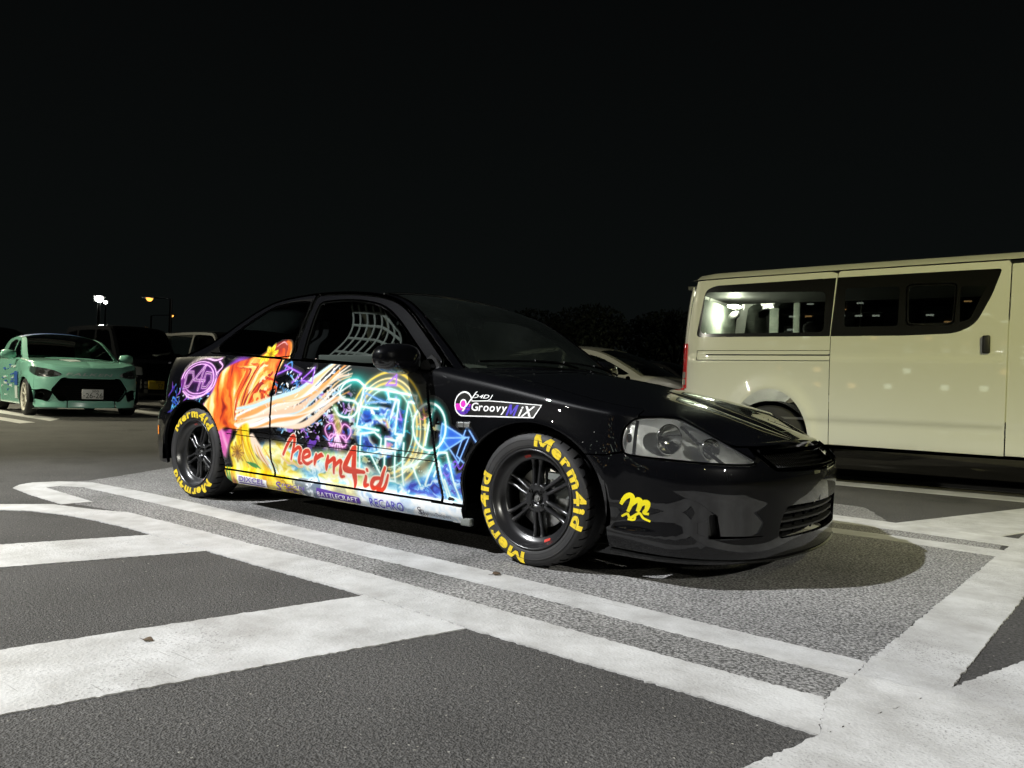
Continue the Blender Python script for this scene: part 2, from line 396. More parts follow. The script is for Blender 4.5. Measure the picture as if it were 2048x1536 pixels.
# ================================================================== ground, paving, painted lines (outlines in metres)
LINES = {
 'line_A': [(-1.287,-1.262),(-1.245,-1.094),(-1.051,-0.958),(-0.337,-0.92),(0.344,-0.927),(1.668,-0.971),(2.742,-1.008),(3.49,-1.057),(4.004,-1.08),(3.999,-1.252),(3.476,-1.218),(2.874,-1.184),(1.907,-1.174),(0.646,-1.106),(-0.309,-1.099),(-0.862,-1.106),(-1.01,-1.189),(-0.975,-1.288),(-0.207,-1.335),(-0.204,-1.501),(-0.709,-1.481),(-1.084,-1.445),(-1.222,-1.353)],
 'line_B': [(-0.687,-2.02),(-0.411,-1.744),(-0.239,-1.543),(0.081,-1.456),(0.298,-1.364),(1.082,-1.364),(1.442,-1.374),(2.132,-1.366),(3.581,-1.434),(3.99,-1.439),(3.99,-1.439),(4.041,-1.669),(3.751,-1.642),(3.415,-1.635),(2.981,-1.626),(2.74,-1.608),(2.475,-1.594),(1.988,-1.594),(1.46,-1.588),(1.229,-1.583),(0.968,-1.578),(0.695,-1.578),(0.407,-1.599),(0.142,-1.641),(-0.072,-1.711),(-0.206,-1.813),(-0.497,-2.07)],
 'stripe_1': [(0.968,-1.578),(0.755,-2.138),(0.578,-2.603),(1.072,-2.705),(1.2,-2.288),(1.46,-1.588)],
 'stripe_2': [(2.475,-1.594),(2.199,-2.625),(2.118,-2.919),(2.575,-3.013),(2.646,-2.776),(2.981,-1.626)],
 'line_C': [(4.004,-1.08),(4.107,1.006),(4.129,1.393),(4.236,3.262),(4.836,3.377),(4.282,0.147),(4.218,-1.142),(4.041,-1.669),(3.99,-1.439),(3.999,-1.252)],
 'stripe_3': [(4.041,-1.669),(4.218,-1.142),(4.349,-0.752),(4.658,0.172),(5.039,-0.491),(4.533,-1.957),(3.917,-2.12),(3.973,-1.912)],
 'line_E1': [(2.773,1.287),(3.264,1.217),(3.578,1.223),(4.137,1.204),(4.108,0.992),(3.613,1.056),(3.321,1.052),(2.845,1.097)],
 'line_E2': [(2.537,1.914),(3.134,1.754),(3.519,1.718),(4.151,1.671),(4.134,1.38),(3.575,1.44),(3.22,1.438),(2.679,1.537)],
 'stripe_4': [(3.519,1.718),(4.057,3.193),(4.817,5.244),(4.85,3.7),(4.258,2.256),(4.042,1.637)],
 'line_F1': [(2.29,4.435),(2.48,4.477),(3.948,4.679),(4.477,4.736),(4.48,4.382),(3.971,4.357),(2.558,4.178),(2.376,4.134)],
 'line_F2': [(2.469,3.811),(2.631,3.901),(3.999,3.979),(4.483,3.981),(4.486,3.653),(4.025,3.636),(2.709,3.602),(2.542,3.556)],
 'line_H1': [(-15.842,2.869),(-13.355,2.626),(-9.606,2.26),(-9.02,1.874),(-11.989,2.165),(-14.131,2.341)],
 'line_H2': [(-12.043,1.697),(-10.462,1.649),(-8.645,1.514),(-8.431,1.228),(-9.49,1.321),(-10.893,1.343)],
 'line_H3': [(-15.751,6.457),(-13.197,6.02),(-12.255,5.518),(-14.727,5.909)],
 'line_H4': [(-13.511,5.437),(-11.407,5.068),(-10.538,4.605),(-12.442,4.869)],
 'paving': [(-0.425,-1.47),(-1.287,-1.262),(-1.174,-0.932),(-1.666,-0.057),(-2.127,0.883),(-1.75,0.6),(-1.85,2.9),(3.2,2.3),(3.548,1.575),(4.084,1.538),(4.107,1.006),(4.004,-1.08),(3.99,-1.439),(3.581,-1.434),(2.132,-1.366),(1.082,-1.364),(0.298,-1.364)],
}
def asphalt(name, c0, c1, scale, lo, hi, bscale, bstr, bdist, speck=.0, tint2=None):
    m = bpy.data.materials.new(name); m.use_nodes = True; n, l = m.node_tree.nodes, m.node_tree.links; b = n['Principled BSDF']; b.inputs['Roughness'].default_value = .82; b.inputs['Specular IOR Level'].default_value = .35
    tc = n.new('ShaderNodeTexCoord')
    v = n.new('ShaderNodeTexVoronoi'); v.inputs['Scale'].default_value = scale; v.inputs['Randomness'].default_value = 1.
    no = n.new('ShaderNodeTexNoise'); no.inputs['Scale'].default_value = scale*.55; no.inputs['Detail'].default_value = 5; no.inputs['Roughness'].default_value = .65
    big = n.new('ShaderNodeTexNoise'); big.inputs['Scale'].default_value = .9; big.inputs['Detail'].default_value = 7; big.inputs['Roughness'].default_value = .62
    for t in (v, no, big): l.new(tc.outputs['Object'], t.inputs['Vector'])
    r = n.new('ShaderNodeMapRange'); r.inputs[1].default_value = lo; r.inputs[2].default_value = hi; l.new(no.outputs[0], r.inputs[0])
    mx = n.new('ShaderNodeMixRGB'); mx.inputs[1].default_value = (*c0, 1); mx.inputs[2].default_value = (*c1, 1); l.new(r.outputs[0], mx.inputs[0])
    # patchy wear
    rb = n.new('ShaderNodeMapRange'); rb.inputs[1].default_value = .3; rb.inputs[2].default_value = .7; rb.inputs[3].default_value = .66; rb.inputs[4].default_value = 1.30; l.new(big.outputs[0], rb.inputs[0])
    mu = n.new('ShaderNodeMixRGB'); mu.blend_type = 'MULTIPLY'; mu.inputs[0].default_value = 1; l.new(mx.outputs[0], mu.inputs[1]); l.new(rb.outputs[0], mu.inputs[2]); out = mu
    if speck:
        v2 = n.new('ShaderNodeTexVoronoi'); v2.inputs['Scale'].default_value = 26; l.new(tc.outputs['Object'], v2.inputs['Vector'])
        r2_ = n.new('ShaderNodeMapRange'); r2_.inputs[1].default_value = .085; r2_.inputs[2].default_value = .065; l.new(v2.outputs['Distance'], r2_.inputs[0])
        sp = n.new('ShaderNodeMixRGB'); sp.inputs[2].default_value = (speck, speck*.96, speck*.85, 1); l.new(r2_.outputs[0], sp.inputs[0]); l.new(mu.outputs[0], sp.inputs[1]); out = sp
    st = n.new('ShaderNodeTexVoronoi'); st.inputs['Scale'].default_value = .8; wv = n.new('ShaderNodeTexNoise'); wv.inputs['Scale'].default_value = 3.; wv.inputs['Detail'].default_value = 4; l.new(tc.outputs['Object'], wv.inputs['Vector'])
    va_ = n.new('ShaderNodeVectorMath'); va_.operation = 'ADD'; l.new(tc.outputs['Object'], va_.inputs[0]); l.new(wv.outputs['Color'], va_.inputs[1]); l.new(va_.outputs[0], st.inputs['Vector'])
    sr = n.new('ShaderNodeMapRange'); sr.inputs[1].default_value = .10; sr.inputs[2].default_value = .26; sr.inputs[3].default_value = .62; sr.inputs[4].default_value = 1.; l.new(st.outputs['Distance'], sr.inputs[0])
    so = n.new('ShaderNodeMixRGB'); so.blend_type = 'MULTIPLY'; so.inputs[0].default_value = 1; l.new(out.outputs[0], so.inputs[1]); l.new(sr.outputs[0], so.inputs[2]); out = so
    l.new(out.outputs[0], b.inputs['Base Color'])
    hm = n.new('ShaderNodeMath'); hm.operation = 'ADD'; l.new(v.outputs['Distance'], hm.inputs[0]); l.new(no.outputs[0], hm.inputs[1])
    bu = n.new('ShaderNodeBump'); bu.inputs['Strength'].default_value = bstr; bu.inputs['Distance'].default_value = bdist; l.new(hm.outputs[0], bu.inputs['Height']); l.new(bu.outputs[0], b.inputs['Normal'])
    MATS[name] = m; return m
asphalt('lane_asphalt', (.021, .0203, .0198), (.108, .104, .100), 190, .36, .68, 190, .8, .005, .26)
asphalt('stall_asphalt', (.058, .057, .056), (.36, .355, .347), 190, .42, .62, 170, .6, .004)
def road_paint(name):
    m = mat(name, (.62, .62, .61), .62, spec=.4); n, l = m.node_tree.nodes, m.node_tree.links; b = n['Principled BSDF']; tc = n.new('ShaderNodeTexCoord')
    def tex(sc, det, rough=.5, vec=None):
        t = n.new('ShaderNodeTexNoise'); t.inputs['Scale'].default_value = sc; t.inputs['Detail'].default_value = det; t.inputs['Roughness'].default_value = rough; l.new(vec or tc.outputs['Object'], t.inputs['Vector']); return t
    def rng_(sock, a, c, lo=0., hi=1.):
        r = n.new('ShaderNodeMapRange'); r.inputs[1].default_value = a; r.inputs[2].default_value = c; r.inputs[3].default_value = lo; r.inputs[4].default_value = hi; l.new(sock, r.inputs[0]); return r.outputs[0]
    def math_(op, x, y):
        k = n.new('ShaderNodeMath'); k.operation = op
        for i, v in enumerate((x, y)):
            if isinstance(v, (int, float)): k.inputs[i].default_value = v
            else: l.new(v, k.inputs[i])
        return k.outputs[0]
    big = tex(1.3, 4); grain = tex(160, 3, .6); stone = n.new('ShaderNodeTexVoronoi'); stone.inputs['Scale'].default_value = 95; l.new(tc.outputs['Object'], stone.inputs['Vector'])
    # chips: stones show through where the coat is thin, in drifts
    chip = math_('MULTIPLY', rng_(big.outputs[0], .47, .70), rng_(grain.outputs[0], .55, .66))
    # scrapes: long thin scratches in two directions
    scr = None
    for ang, sc in ((.5, 1.), (-1.0, .8)):
        mp = n.new('ShaderNodeMapping'); mp.inputs['Rotation'].default_value = (0, 0, ang); mp.inputs['Scale'].default_value = (3.5*sc, 75*sc, 1); l.new(tc.outputs['Object'], mp.inputs['Vector'])
        q = rng_(tex(1., 3, .5, mp.outputs[0]).outputs[0], .66, .72); scr = q if scr is None else math_('MAXIMUM', scr, q)
    scr = math_('MULTIPLY', scr, rng_(tex(2.4, 3).outputs[0], .45, .65))
    tone = n.new('ShaderNodeMixRGB'); tone.inputs[1].default_value = (.33, .325, .315, 1); tone.inputs[2].default_value = (.50, .50, .495, 1); l.new(rng_(tex(5, 6, .65).outputs[0], .34, .66), tone.inputs[0])
    c1 = n.new('ShaderNodeMixRGB'); c1.inputs[2].default_value = (.30, .295, .29, 1); l.new(math_('MULTIPLY', scr, .7), c1.inputs[0]); l.new(tone.outputs[0], c1.inputs[1])
    c2 = n.new('ShaderNodeMixRGB'); c2.inputs[2].default_value = (.07, .068, .065, 1); l.new(chip, c2.inputs[0]); l.new(c1.outputs[0], c2.inputs[1]); l.new(c2.outputs[0], b.inputs['Base Color'])
    h = math_('ADD', math_('MULTIPLY', stone.outputs['Distance'], .5), math_('ADD', math_('MULTIPLY', grain.outputs[0], .6), math_('MULTIPLY', scr, -.5)))
    bu = n.new('ShaderNodeBump'); bu.inputs['Strength'].default_value = .55; bu.inputs['Distance'].default_value = .0035; l.new(h, bu.inputs['Height']); l.new(bu.outputs[0], b.inputs['Normal']); return m
road_paint('road_paint')
def flat(name, P, z, m, jit=0., d=.02):
    P = np.array(P, float)
    if jit:
        P = dens(P, d); k = np.random.default_rng(len(P)); P = P+k.normal(0, jit, P.shape)
    F = cap(P); g = Geo(); V = np.c_[P, np.full(len(P), z)]; F = [f if np.cross(V[f[1]][:2]-V[f[0]][:2], V[f[2]][:2]-V[f[0]][:2]) > 0 else f[::-1] for f in F]
    g.add(V, F, np.repeat([[0, 0, 1.]], len(V), 0)); n_ = len(V); Lw = V.copy(); Lw[:, 2] = -.002; ar = (V[:, 0]*np.roll(V[:, 1], -1)-np.roll(V[:, 0], -1)*V[:, 1]).sum(); Q_ = [(i, n_+i, n_+(i+1) % n_, (i+1) % n_) for i in range(n_)]; g.add(np.vstack([V, Lw]), Q_ if ar > 0 else [f[::-1] for f in Q_]); o = g.build(name, m); tag(o, kind='structure'); return o
g = Geo(); R_ = 420; g.add([(-R_, -R_, 0), (R_, -R_, 0), (R_, R_, 0), (-R_, R_, 0)], [(0, 1, 2, 3)]); tag(g.build('ground', 'lane_asphalt'), kind='structure')
pv = LINES['paving']; pv = [p for i, p in enumerate(pv) if i not in (4,)]
flat('stall_paving', pv, .0018, 'stall_asphalt', .004, .04)
for k, P in LINES.items():
    if k == 'paving': continue
    near = k in ('line_A', 'line_B', 'line_C', 'stripe_1', 'stripe_2', 'stripe_3')
    z = .0034+{'line_A': 0, 'line_B': .0012, 'line_C': .0006, 'stripe_1': .0, 'stripe_2': .0, 'stripe_3': .0018, 'stripe_4': .0012}.get(k, 0)
    flat('parking_line' if 'line' in k else 'hatch_stripe', P, z, 'road_paint', .0024 if near else .0, .012)
# ================================================================== the black hatchback
CAR = empty('hatchback_car', 'black three-door hatchback with colourful printed side, yellow tyre lettering, parked nearest', 'car')
XF, XR, ZW, RT = 2.62, 0.0, .284, .284          # axles, wheel centre height, tyre radius
AA, AB = .358, .322                              # wheel arch half axes
oS = hs([.08, .13, .17, .205, .24, .33, .45, .55, .66, .74, .80, .86, .93], [-.075, -.048, -.022, -.016, -.022, -.004, .003, .004, .0, -.010, -.024, -.046, -.09])
oF = hs([.08, .13, .25, .41, .46, .50, .56, .65, .70], [-.025, -.008, -.006, .004, -.003, -.034, -.105, -.225, -.30])
oR = hs([.10, .16, .22, .30, .40, .50, .55, .58, .70, .80, .90], [-.06, -.03, -.01, .0, .006, .0, -.03, -.075, -.085, -.10, -.14])
def h_off(x, w, z):
    wf = sstep(2.98, 3.30, x); wr = sstep(-.30, -.68, x)
    o = oS(z)*(1-wf)*(1-wr)+oF(z)*wf+oR(z)*wr
    for xc in (XF, XR):                           # the lip round the wheel opening
        d = np.hypot((x-xc)/AA, np.where(z > ZW, (z-ZW)/AB, 0))
        o = o+.013*np.exp(-((d-1.02)/.16)**2)*sstep(.15, .3, z)
    return o
HB = Ring([(3.565, 0), (3.550, .20), (3.505, .42), (3.410, .60), (3.255, .733), (3.06, .801), (2.80, .830), (2.40, .842), (1.80, .847), (1.0, .847), (.30, .842), (-.20, .828), (-.49, .795), (-.645, .70), (-.71, .52), (-.74, .28), (-.75, 0)], h_off)
sx = HB.sx
class Body:            # side of the ring in (x, z): right for sd=1, left for -1
    def __init__(s, sd): s.sd = sd
    def __call__(s, x, z): return HB(s.sd*sx(x), z)
belt = lambda x: .905-.050*(np.asarray(x)-.25)
_fx = lambda y: float(np.interp(HB.sy(y), HB.S, HB.X))
zsh = hs([-.78, -.5, .2, 2.05, 2.2, 2.7, 3.0, 3.10, _fx(.742), _fx(.69), _fx(.61), _fx(.555), _fx(.45), _fx(.2), 3.57], [.83, .86, .87, .80, .778, .702, .662, .652, .650, .626, .576, .547, .545, .549, .551])   # where the wall turns into bonnet / deck
def arch(xc, n=26, z0=.10):
    t = np.linspace(math.pi, 0, n); P = [(xc-AA-.005, z0), (xc-AA-.002, .2)]+[(xc+AA*math.cos(a), ZW+AB*math.sin(a)) for a in t]+[(xc+AA+.002, .2), (xc+AA+.005, z0)]
    return P
AF = arch(XF); AR = arch(XR)

# --- shoulder + bonnet
def sh_fn(u, v):      # v 0..1 : quarter turn from wall to top
    a = np.abs(u); x = np.interp(a, HB.S, HB.X); z1 = zsh(x); P = HB.fn(u, z1); nx, nw = np.interp(a, HB.S, HB.nx), np.interp(a, HB.S, HB.nw)
    wf = sstep(2.35, 3.05, x); A = .11*(1-wf)+.05*wf; B = .046*(1-wf)+.012*wf; th = np.clip(v, -.2, 1.2)*1.30
    k = A*(1-np.cos(th)); sg = np.where(u < 0, -1., 1.)
    P = P.copy(); P[:, 0] -= nx*k; P[:, 1] += sg*nw*k; P[:, 2] += B*np.sin(th); return P
SH = Surf(sh_fn, -1.)
_pc = np.polyfit([2.05, 2.2, 2.5, 2.8, 3.1, 3.3, 3.40], [.868, .858, .820, .758, .670, .602, .562], 3); sp_z = lambda x: np.polyval(_pc, x)
XC = 2.13                                          # cowl
def hood_fn(u, r):    # r 0 edge .. 1 spine
    sg = np.where(u < 0, -1., 1.); E = sh_fn(u, np.ones_like(u)); a = np.abs(u)
    sC = sx(XC); xs = XC+.09+(sh_fn(np.array([0.]), np.array([1.]))[0, 0]-XC-.09)*(1-np.clip(a/sC, 0, 1.2))**.9
    xn = sh_fn(np.array([0.]), np.array([1.]))[0]; zs = sp_z(xs)+(xn[2]-sp_z(xn[0]))*np.clip(1-(xn[0]-xs)/.35, 0, 1)**2; rr = np.clip(r, -.05, 1.05); k = 1-np.abs(1-rr)**1.7
    return np.c_[E[:, 0]+(xs-E[:, 0])*(rr), E[:, 1]*(1-rr), E[:, 2]+(zs-E[:, 2])*k]
HOOD = Surf(hood_fn, -1., .003)
sC = float(sx(XC))
# headlamp outline in (s, z)
def front_s(x=None, y=None): return float(sx(x)) if x is not None else float(HB.sy(y))
hl = [(float(sx(3.042)), .520), (float(sx(3.035)), .565), (float(sx(3.05)), .615), (float(sx(3.10)), .646), (float(HB.sy(.742)), .644), (float(HB.sy(.69)), .620), (float(HB.sy(.61)), .568), (float(HB.sy(.535)), .516), (float(HB.sy(.505)), .490), (float(HB.sy(.535)), .479), (float(HB.sy(.63)), .480), (float(HB.sy(.75)), .490), (float(sx(3.07)), .502)]
HL = crom(hl, 5, True)
def mirror_s(P): P = np.array(P, float).copy(); P[:, 0] *= -1; return P
def sgn_poly(P, sd): return np.array(P, float) if sd > 0 else mirror_s(P)
xd = lambda z: 2.128-.115*np.clip((z-.215)/.55, 0, 1)**1.3        # front edge of the door
def to_s(P): return [(float(sx(x)), z) for x, z in P]
def comb_fn(u, q):    # wall (q<0, depth below the shoulder), shoulder (0..0.1), top (0.1..0.8)
    x = np.interp(np.abs(u), HB.S, HB.X); q = np.asarray(q, float)
    W_ = HB.fn(u, zsh(x)+np.minimum(q, 0)); S_ = sh_fn(u, np.clip(q/.1, 0, 1)); H_ = hood_fn(u, np.clip((q-.1)/.7, 0, 1.02))
    return np.where((q < 0)[:, None], W_, np.where((q < .1)[:, None], S_, H_))
COMB = Surf(comb_fn, -1., .004)
def to_q(P): return [(float(sx(x)), z-float(zsh(x))) for x, z in P]
PANEL = {}
g_ = .0028
zz = np.linspace(.215, .80, 12)
A2 = [(XF+AA*math.cos(a), ZW+AB*math.sin(a)) for a in np.linspace(math.asin((.497-ZW)/AB), math.pi, 24)]
fwall = [(xd(z)+g_, z) for z in zz]; fl_ = [(3.078, .640), (3.046, .616), (3.030, .566), (3.036, .514), (2.97, .499)]+A2+[(XF-AA-.002, .215)]
PANEL['fender'] = [(xd(z)+.006, z) for z in zz]+[(2.3, .76), (2.46, .70)]+[(2.46, .60)]+[(XF-AA*.5, ZW+AB*.87), (XF-AA*.93, ZW+.12), (XF-AA-.006, ZW), (XF-AA-.006, .219)]
SEAM = float(sx(3.084))
for sd in (1, -1):
    # front fender: wall, shoulder and a strip of the top in one sheet
    q = to_q(fwall)+[(float(sx(2.03)), .0), (float(sx(2.03)), .1), (float(sx(2.03)), .17), (SEAM, .17), (SEAM, .10), (SEAM, .0), (float(sx(3.082)), -.006)]+to_q(fl_)
    g = Geo(); patch(g, COMB, sgn_poly(q, sd), (), .032, edge=.0)
    F_ = g.build('front_fender', 'black_paint', CAR)
    # side marker
    Rm = Body(sd); g = Geo(); c = [(2.222, .563), (2.300, .563), (2.300, .592), (2.222, .592)]
    patch(g, Rm, rpoly(c, .009), (), .012, off=.010, edge=.012); g.build('side_marker', 'lens_glass', F_)
    g = Geo(); patch(g, Rm, rpoly([(2.227, .567), (2.259, .567), (2.259, .588), (2.227, .588)], .005), (), .01, off=.004, edge=.003); patch(g, Rm, rpoly([(2.263, .567), (2.295, .567), (2.295, .588), (2.263, .588)], .005), (), .01, off=.004, edge=.003)
    g.build('marker_reflector', 'reflector', F_)
    if sd > 0: FEN_R = F_
# bonnet
g = Geo(); b0 = SEAM-.004
patch(g, COMB, [(-b0, .0), (b0, .0), (b0, .174), (sC, .174), (sC, .8), (-sC, .8), (-sC, .174), (-b0, .174)], (), .042, edge=.0)
# rear lip of the bonnet
lip = np.array([hood_fn(np.array([sd*sC]), np.array([r]))[0] for sd, r in [(1, x) for x in np.linspace(.1, 1, 14)]+[(-1, x) for x in np.linspace(1, .1, 14)][1:]])
HOODO = g.build('bonnet', 'black_paint', CAR)
g = Geo(); g.tube(lip-np.array([0, 0, .006]), .006, 6); g.build('bonnet_rear_edge', 'black_paint', HOODO)
for px, py in ((2.43, -.13), (2.47, .24)):
    zt = float(sp_z(2.45))-.012
    g = Geo(); g.lathe([(.0001, .016), (.007, .015), (.011, .008), (.013, 0)][::-1], 12, 'z', (px, py, zt)); g.build('washer_nozzle', 'chrome', HOODO)

# --- front bumper
top = []
for sd in (1,):
    top += [(XF+AA*.806, .492), (2.97, .493), (3.035, .507)]
bum_s = [(float(sx(a)), b) for a, b in top]
bot = [(p[0], p[1]-.006) for p in HL[(HL[:, 1] < .512)][:]]
low = [(float(HB.sy(y)), z-.007) for y, z in ((.75, .490), (.63, .480), (.535, .479), (.498, .488), (.47, .500), (.445, .478), (.41, .458), (.15, .450), (0.0001, .448))]
A3 = [(float(sx(XF+AA*math.cos(a))), ZW+AB*math.sin(a)) for a in np.linspace(math.asin((.492-ZW)/AB), 0, 12)]
half = A3[::-1]+bum_s[1:]+[(float(sx(3.07)), .496)]+low
lipb = [(0.0001, .118), (float(HB.sy(.3)), .118), (float(HB.sy(.55)), .116), (float(HB.sy(.7)), .122), (float(sx(3.1)), .128), (float(sx(XF+AA+.004)), .132)]
outer = half+lipb
intake = rpoly([(-.385, .185), (.385, .185), (.375, .245), (.335, .312), (-.335, .312), (-.375, .245)], .025)
fogs = []
for sd in (1, -1):
    sf = float(HB.sy(.635)); fogs.append(sgn_poly(rpoly([(sf-.005, .205), (sf+.045, .205), (sf+.045, .290), (sf+.012, .290)], .008), sd))
full = [(-a, b) for a, b in half[::-1]]
full = half+[(-a, b) for a, b in half[::-1][1:]]
# closed outline: right wheel side up, over the top to the left, down and along the lip back
lb = [(-a, b) for a, b in lipb[::-1]]+lipb[1:]
full = half+[(-a, b) for a, b in half[::-1]][1:]+lb[0:]
g = Geo(); patch(g, HB, full, [intake]+fogs, .04, edge=.02)
BUMP = g.build('front_bumper', 'black_paint', CAR)
# lip spoiler below the bumper
def lip_fn(u, v): 
    P, N = HB(u, np.full_like(np.asarray(u, float), .105)+np.asarray(v)); return P+N*(.005+.004*np.sin(np.asarray(v)*90)[:, None])
sl = float(sx(XF+AA+.006))
g = Geo(); patch(g, Surf(lip_fn, -1.), [(-sl, -.002), (-1.2, -.004), (0, -.004), (1.2, -.004), (sl, -.002), (sl, .020), (1.0, .010), (0, .006), (-1.0, .010), (-sl, .020)], (), .04, edge=.04)
g.build('lip_spoiler', 'gloss_black', BUMP)
# behind the openings
g = Geo(); patch(g, HB, [(-.46, .16), (.46, .16), (.46, .34), (-.46, .34)], (), .06, off=-.09, edge=0); g.build('intake_backing', 'dark_cavity', BUMP)
for z in (.215, .248, .281):
    uu = np.linspace(-.37, .37, 40); P, N = HB(uu, np.full(40, z)); g = Geo()
    A = P-N*.012; B = P-N*.045
    V = np.vstack([A+[0, 0, .004], A-[0, 0, .004], B-[0, 0, .004], B+[0, 0, .004]]); n = 40; F = []
    for i in range(n-1):
        for a, b in ((0, 1), (1, 2), (2, 3), (3, 0)): F.append((a*n+i, b*n+i, b*n+i+1, a*n+i+1))
    for f in F: g.add([V[i] for i in f], [(0, 1, 2, 3)])
    g.build('intake_slat', 'black_trim', BUMP)
for u in np.linspace(-.30, .30, 7):
    P, N = HB(np.array([u, u]), np.array([.19, .31])); g = Geo(); g.tube([P[0]-N[0]*.04, P[1]-N[1]*.04], .005, 4); g.build('intake_rib', 'black_trim', BUMP)
for f in fogs:
    g = Geo(); patch(g, HB, f, (), .02, off=-.035, edge=0); g.build('slot_backing', 'black_trim', BUMP)
# ledge under the slot
for sd in (1, -1):
    uu = np.linspace(float(HB.sy(.665)), float(HB.sy(.47)), 16)*sd; P, N = HB(uu, np.full(16, .203)); g = Geo(); w = np.linspace(.012, .001, 16)[:, None]
    g.tube(P+N*w*.2, np.linspace(.006, .0015, 16), 6); g.build('slot_ledge', 'gloss_black', BUMP)
# crease of the bumper (soft rubbing edge)
# --- grille between bonnet edge and bumper
gs = float(HB.sy(.43))
g = Geo(); patch(g, HB, [(-gs, .44), (gs, .44), (gs+.05, .50), (gs+.05, .545), (-gs-.05, .545), (-gs-.05, .50)], (), .05, off=-.045, edge=0); GR = g.build('grille', 'dark_cavity', CAR)
uu = np.linspace(-gs, gs, 60); P0, N0 = HB(uu, np.full(60, .459)); P1, N1 = HB(uu, np.full(60, .532))
g = Geo(); g.tube(P0-N0*.012, .007, 6); g.build('grille_bar', 'gloss_black', GR)
g = Geo(); g.tube(P1-N1*.012, .010, 8); g.build('grille_bar', 'gloss_black', GR)
for sd in (1, -1):
    a = float(HB.sy(.475))*sd; b = float(HB.sy(.41))*sd
    P, N = HB(np.linspace(a, b, 10), np.linspace(.534, .462, 10)); g = Geo(); g.tube(P-N*.002, .008, 8); g.build('grille_end_trim', 'gloss_black', GR)
    # plain panel between lamp and grille
    g = Geo(); patch(g, HB, sgn_poly([(float(HB.sy(.484)), .502), (float(HB.sy(.515)), .514), (float(HB.sy(.555)), .5405), (float(HB.sy(.485)), .5405)], sd), (), .02, off=-.002, edge=.02); g.build('header_panel', 'black_paint', GR)
g = Geo()
for i in range(46):
    for d in (1, -1):
        u0 = -gs+.02+(2*gs-.04)*i/45; u1 = u0+d*.03
        if abs(u1) > gs-.01: continue
        P, N = HB(np.array([u0, u1]), np.array([.462, .528])); Q = P-N*.026; g.tube([Q[0], Q[1]], .0016, 3, caps=False)
o = g.build('grille_mesh', 'black_trim', GR); tag(o, kind='stuff')
# --- headlamps
for sd in (1, -1):
    P = sgn_poly(HL, sd); c = P.mean(0)
    g = Geo(); patch(g, HB, c+(P-c)*.985, (), .03, off=.002, edge=.02); LENS = g.build('headlight', 'lens_glass', CAR)
    g = Geo(); patch(g, HB, c+(P-c)*.98, (), .03, off=-.075, edge=-.07); g.build('headlight_housing', 'reflector', LENS)
    # reflectors: low beam bowl, high beam bowl
    for (u, z, r, dp) in ((front_s(y=.745), .562, .058, .05), (front_s(y=.635), .530, .040, .045)):
        Pc, Nc = HB(np.array([u*sd]), np.array([z])); n = Nc[0]; n = np.array([n[0]*.9, n[1]*.55, 0]); n /= np.linalg.norm(n)
        Rm = np.array(Vector(n).to_track_quat('Z', 'Y').to_matrix()); g = Geo()
        g.lathe([(.006, -.048), (.02, -.046), (.04, -.036), (r, -.012), (r+.004, -.008), (r, -.006)], 28, 'z'); g.xf(lambda V: V@Rm.T+Pc[0]-n*.022); 
        g.N = [Rm@(-q) for q in g.N]; g.build('reflector_bowl', 'chrome', LENS)
        g = Geo(); g.lathe([(.0001, -.012), (.007, -.014), (.008, -.02), (.008, -.045)], 14, 'z'); g.xf(lambda V: V@Rm.T+Pc[0]-n*.02); g.N = [Rm@q for q in g.N]; g.build('bulb', 'steel', LENS)
    Pc, Nc = HB(np.array([front_s(x=3.065)*sd]), np.array([.565])); g = Geo(); g.lathe([(.0001, -.012), (.008, -.008), (.011, .004), (.009, .02), (.0001, .024)][::-1], 12, 'z', Pc[0]-Nc[0]*.035); g.build('amber_bulb', 'amber', LENS)
    # ribs inside the lens
    for (u0, z0, u1, z1) in ((front_s(y=.715), .634, front_s(y=.60), .484), (front_s(x=3.095), .64, front_s(x=3.08), .50)):
        PP, NN = HB(np.linspace(u0, u1, 8)*sd, np.linspace(z0, z1, 8)); g = Geo(); g.tube(PP-NN*.03, .007, 6); g.build('lens_rib', 'chrome', LENS)
    PP, NN = HB(P[:, 0], P[:, 1]); g = Geo(); g.tube(PP, .0045, 6, closed=True); g.build('headlight_seal', 'black_trim', LENS)

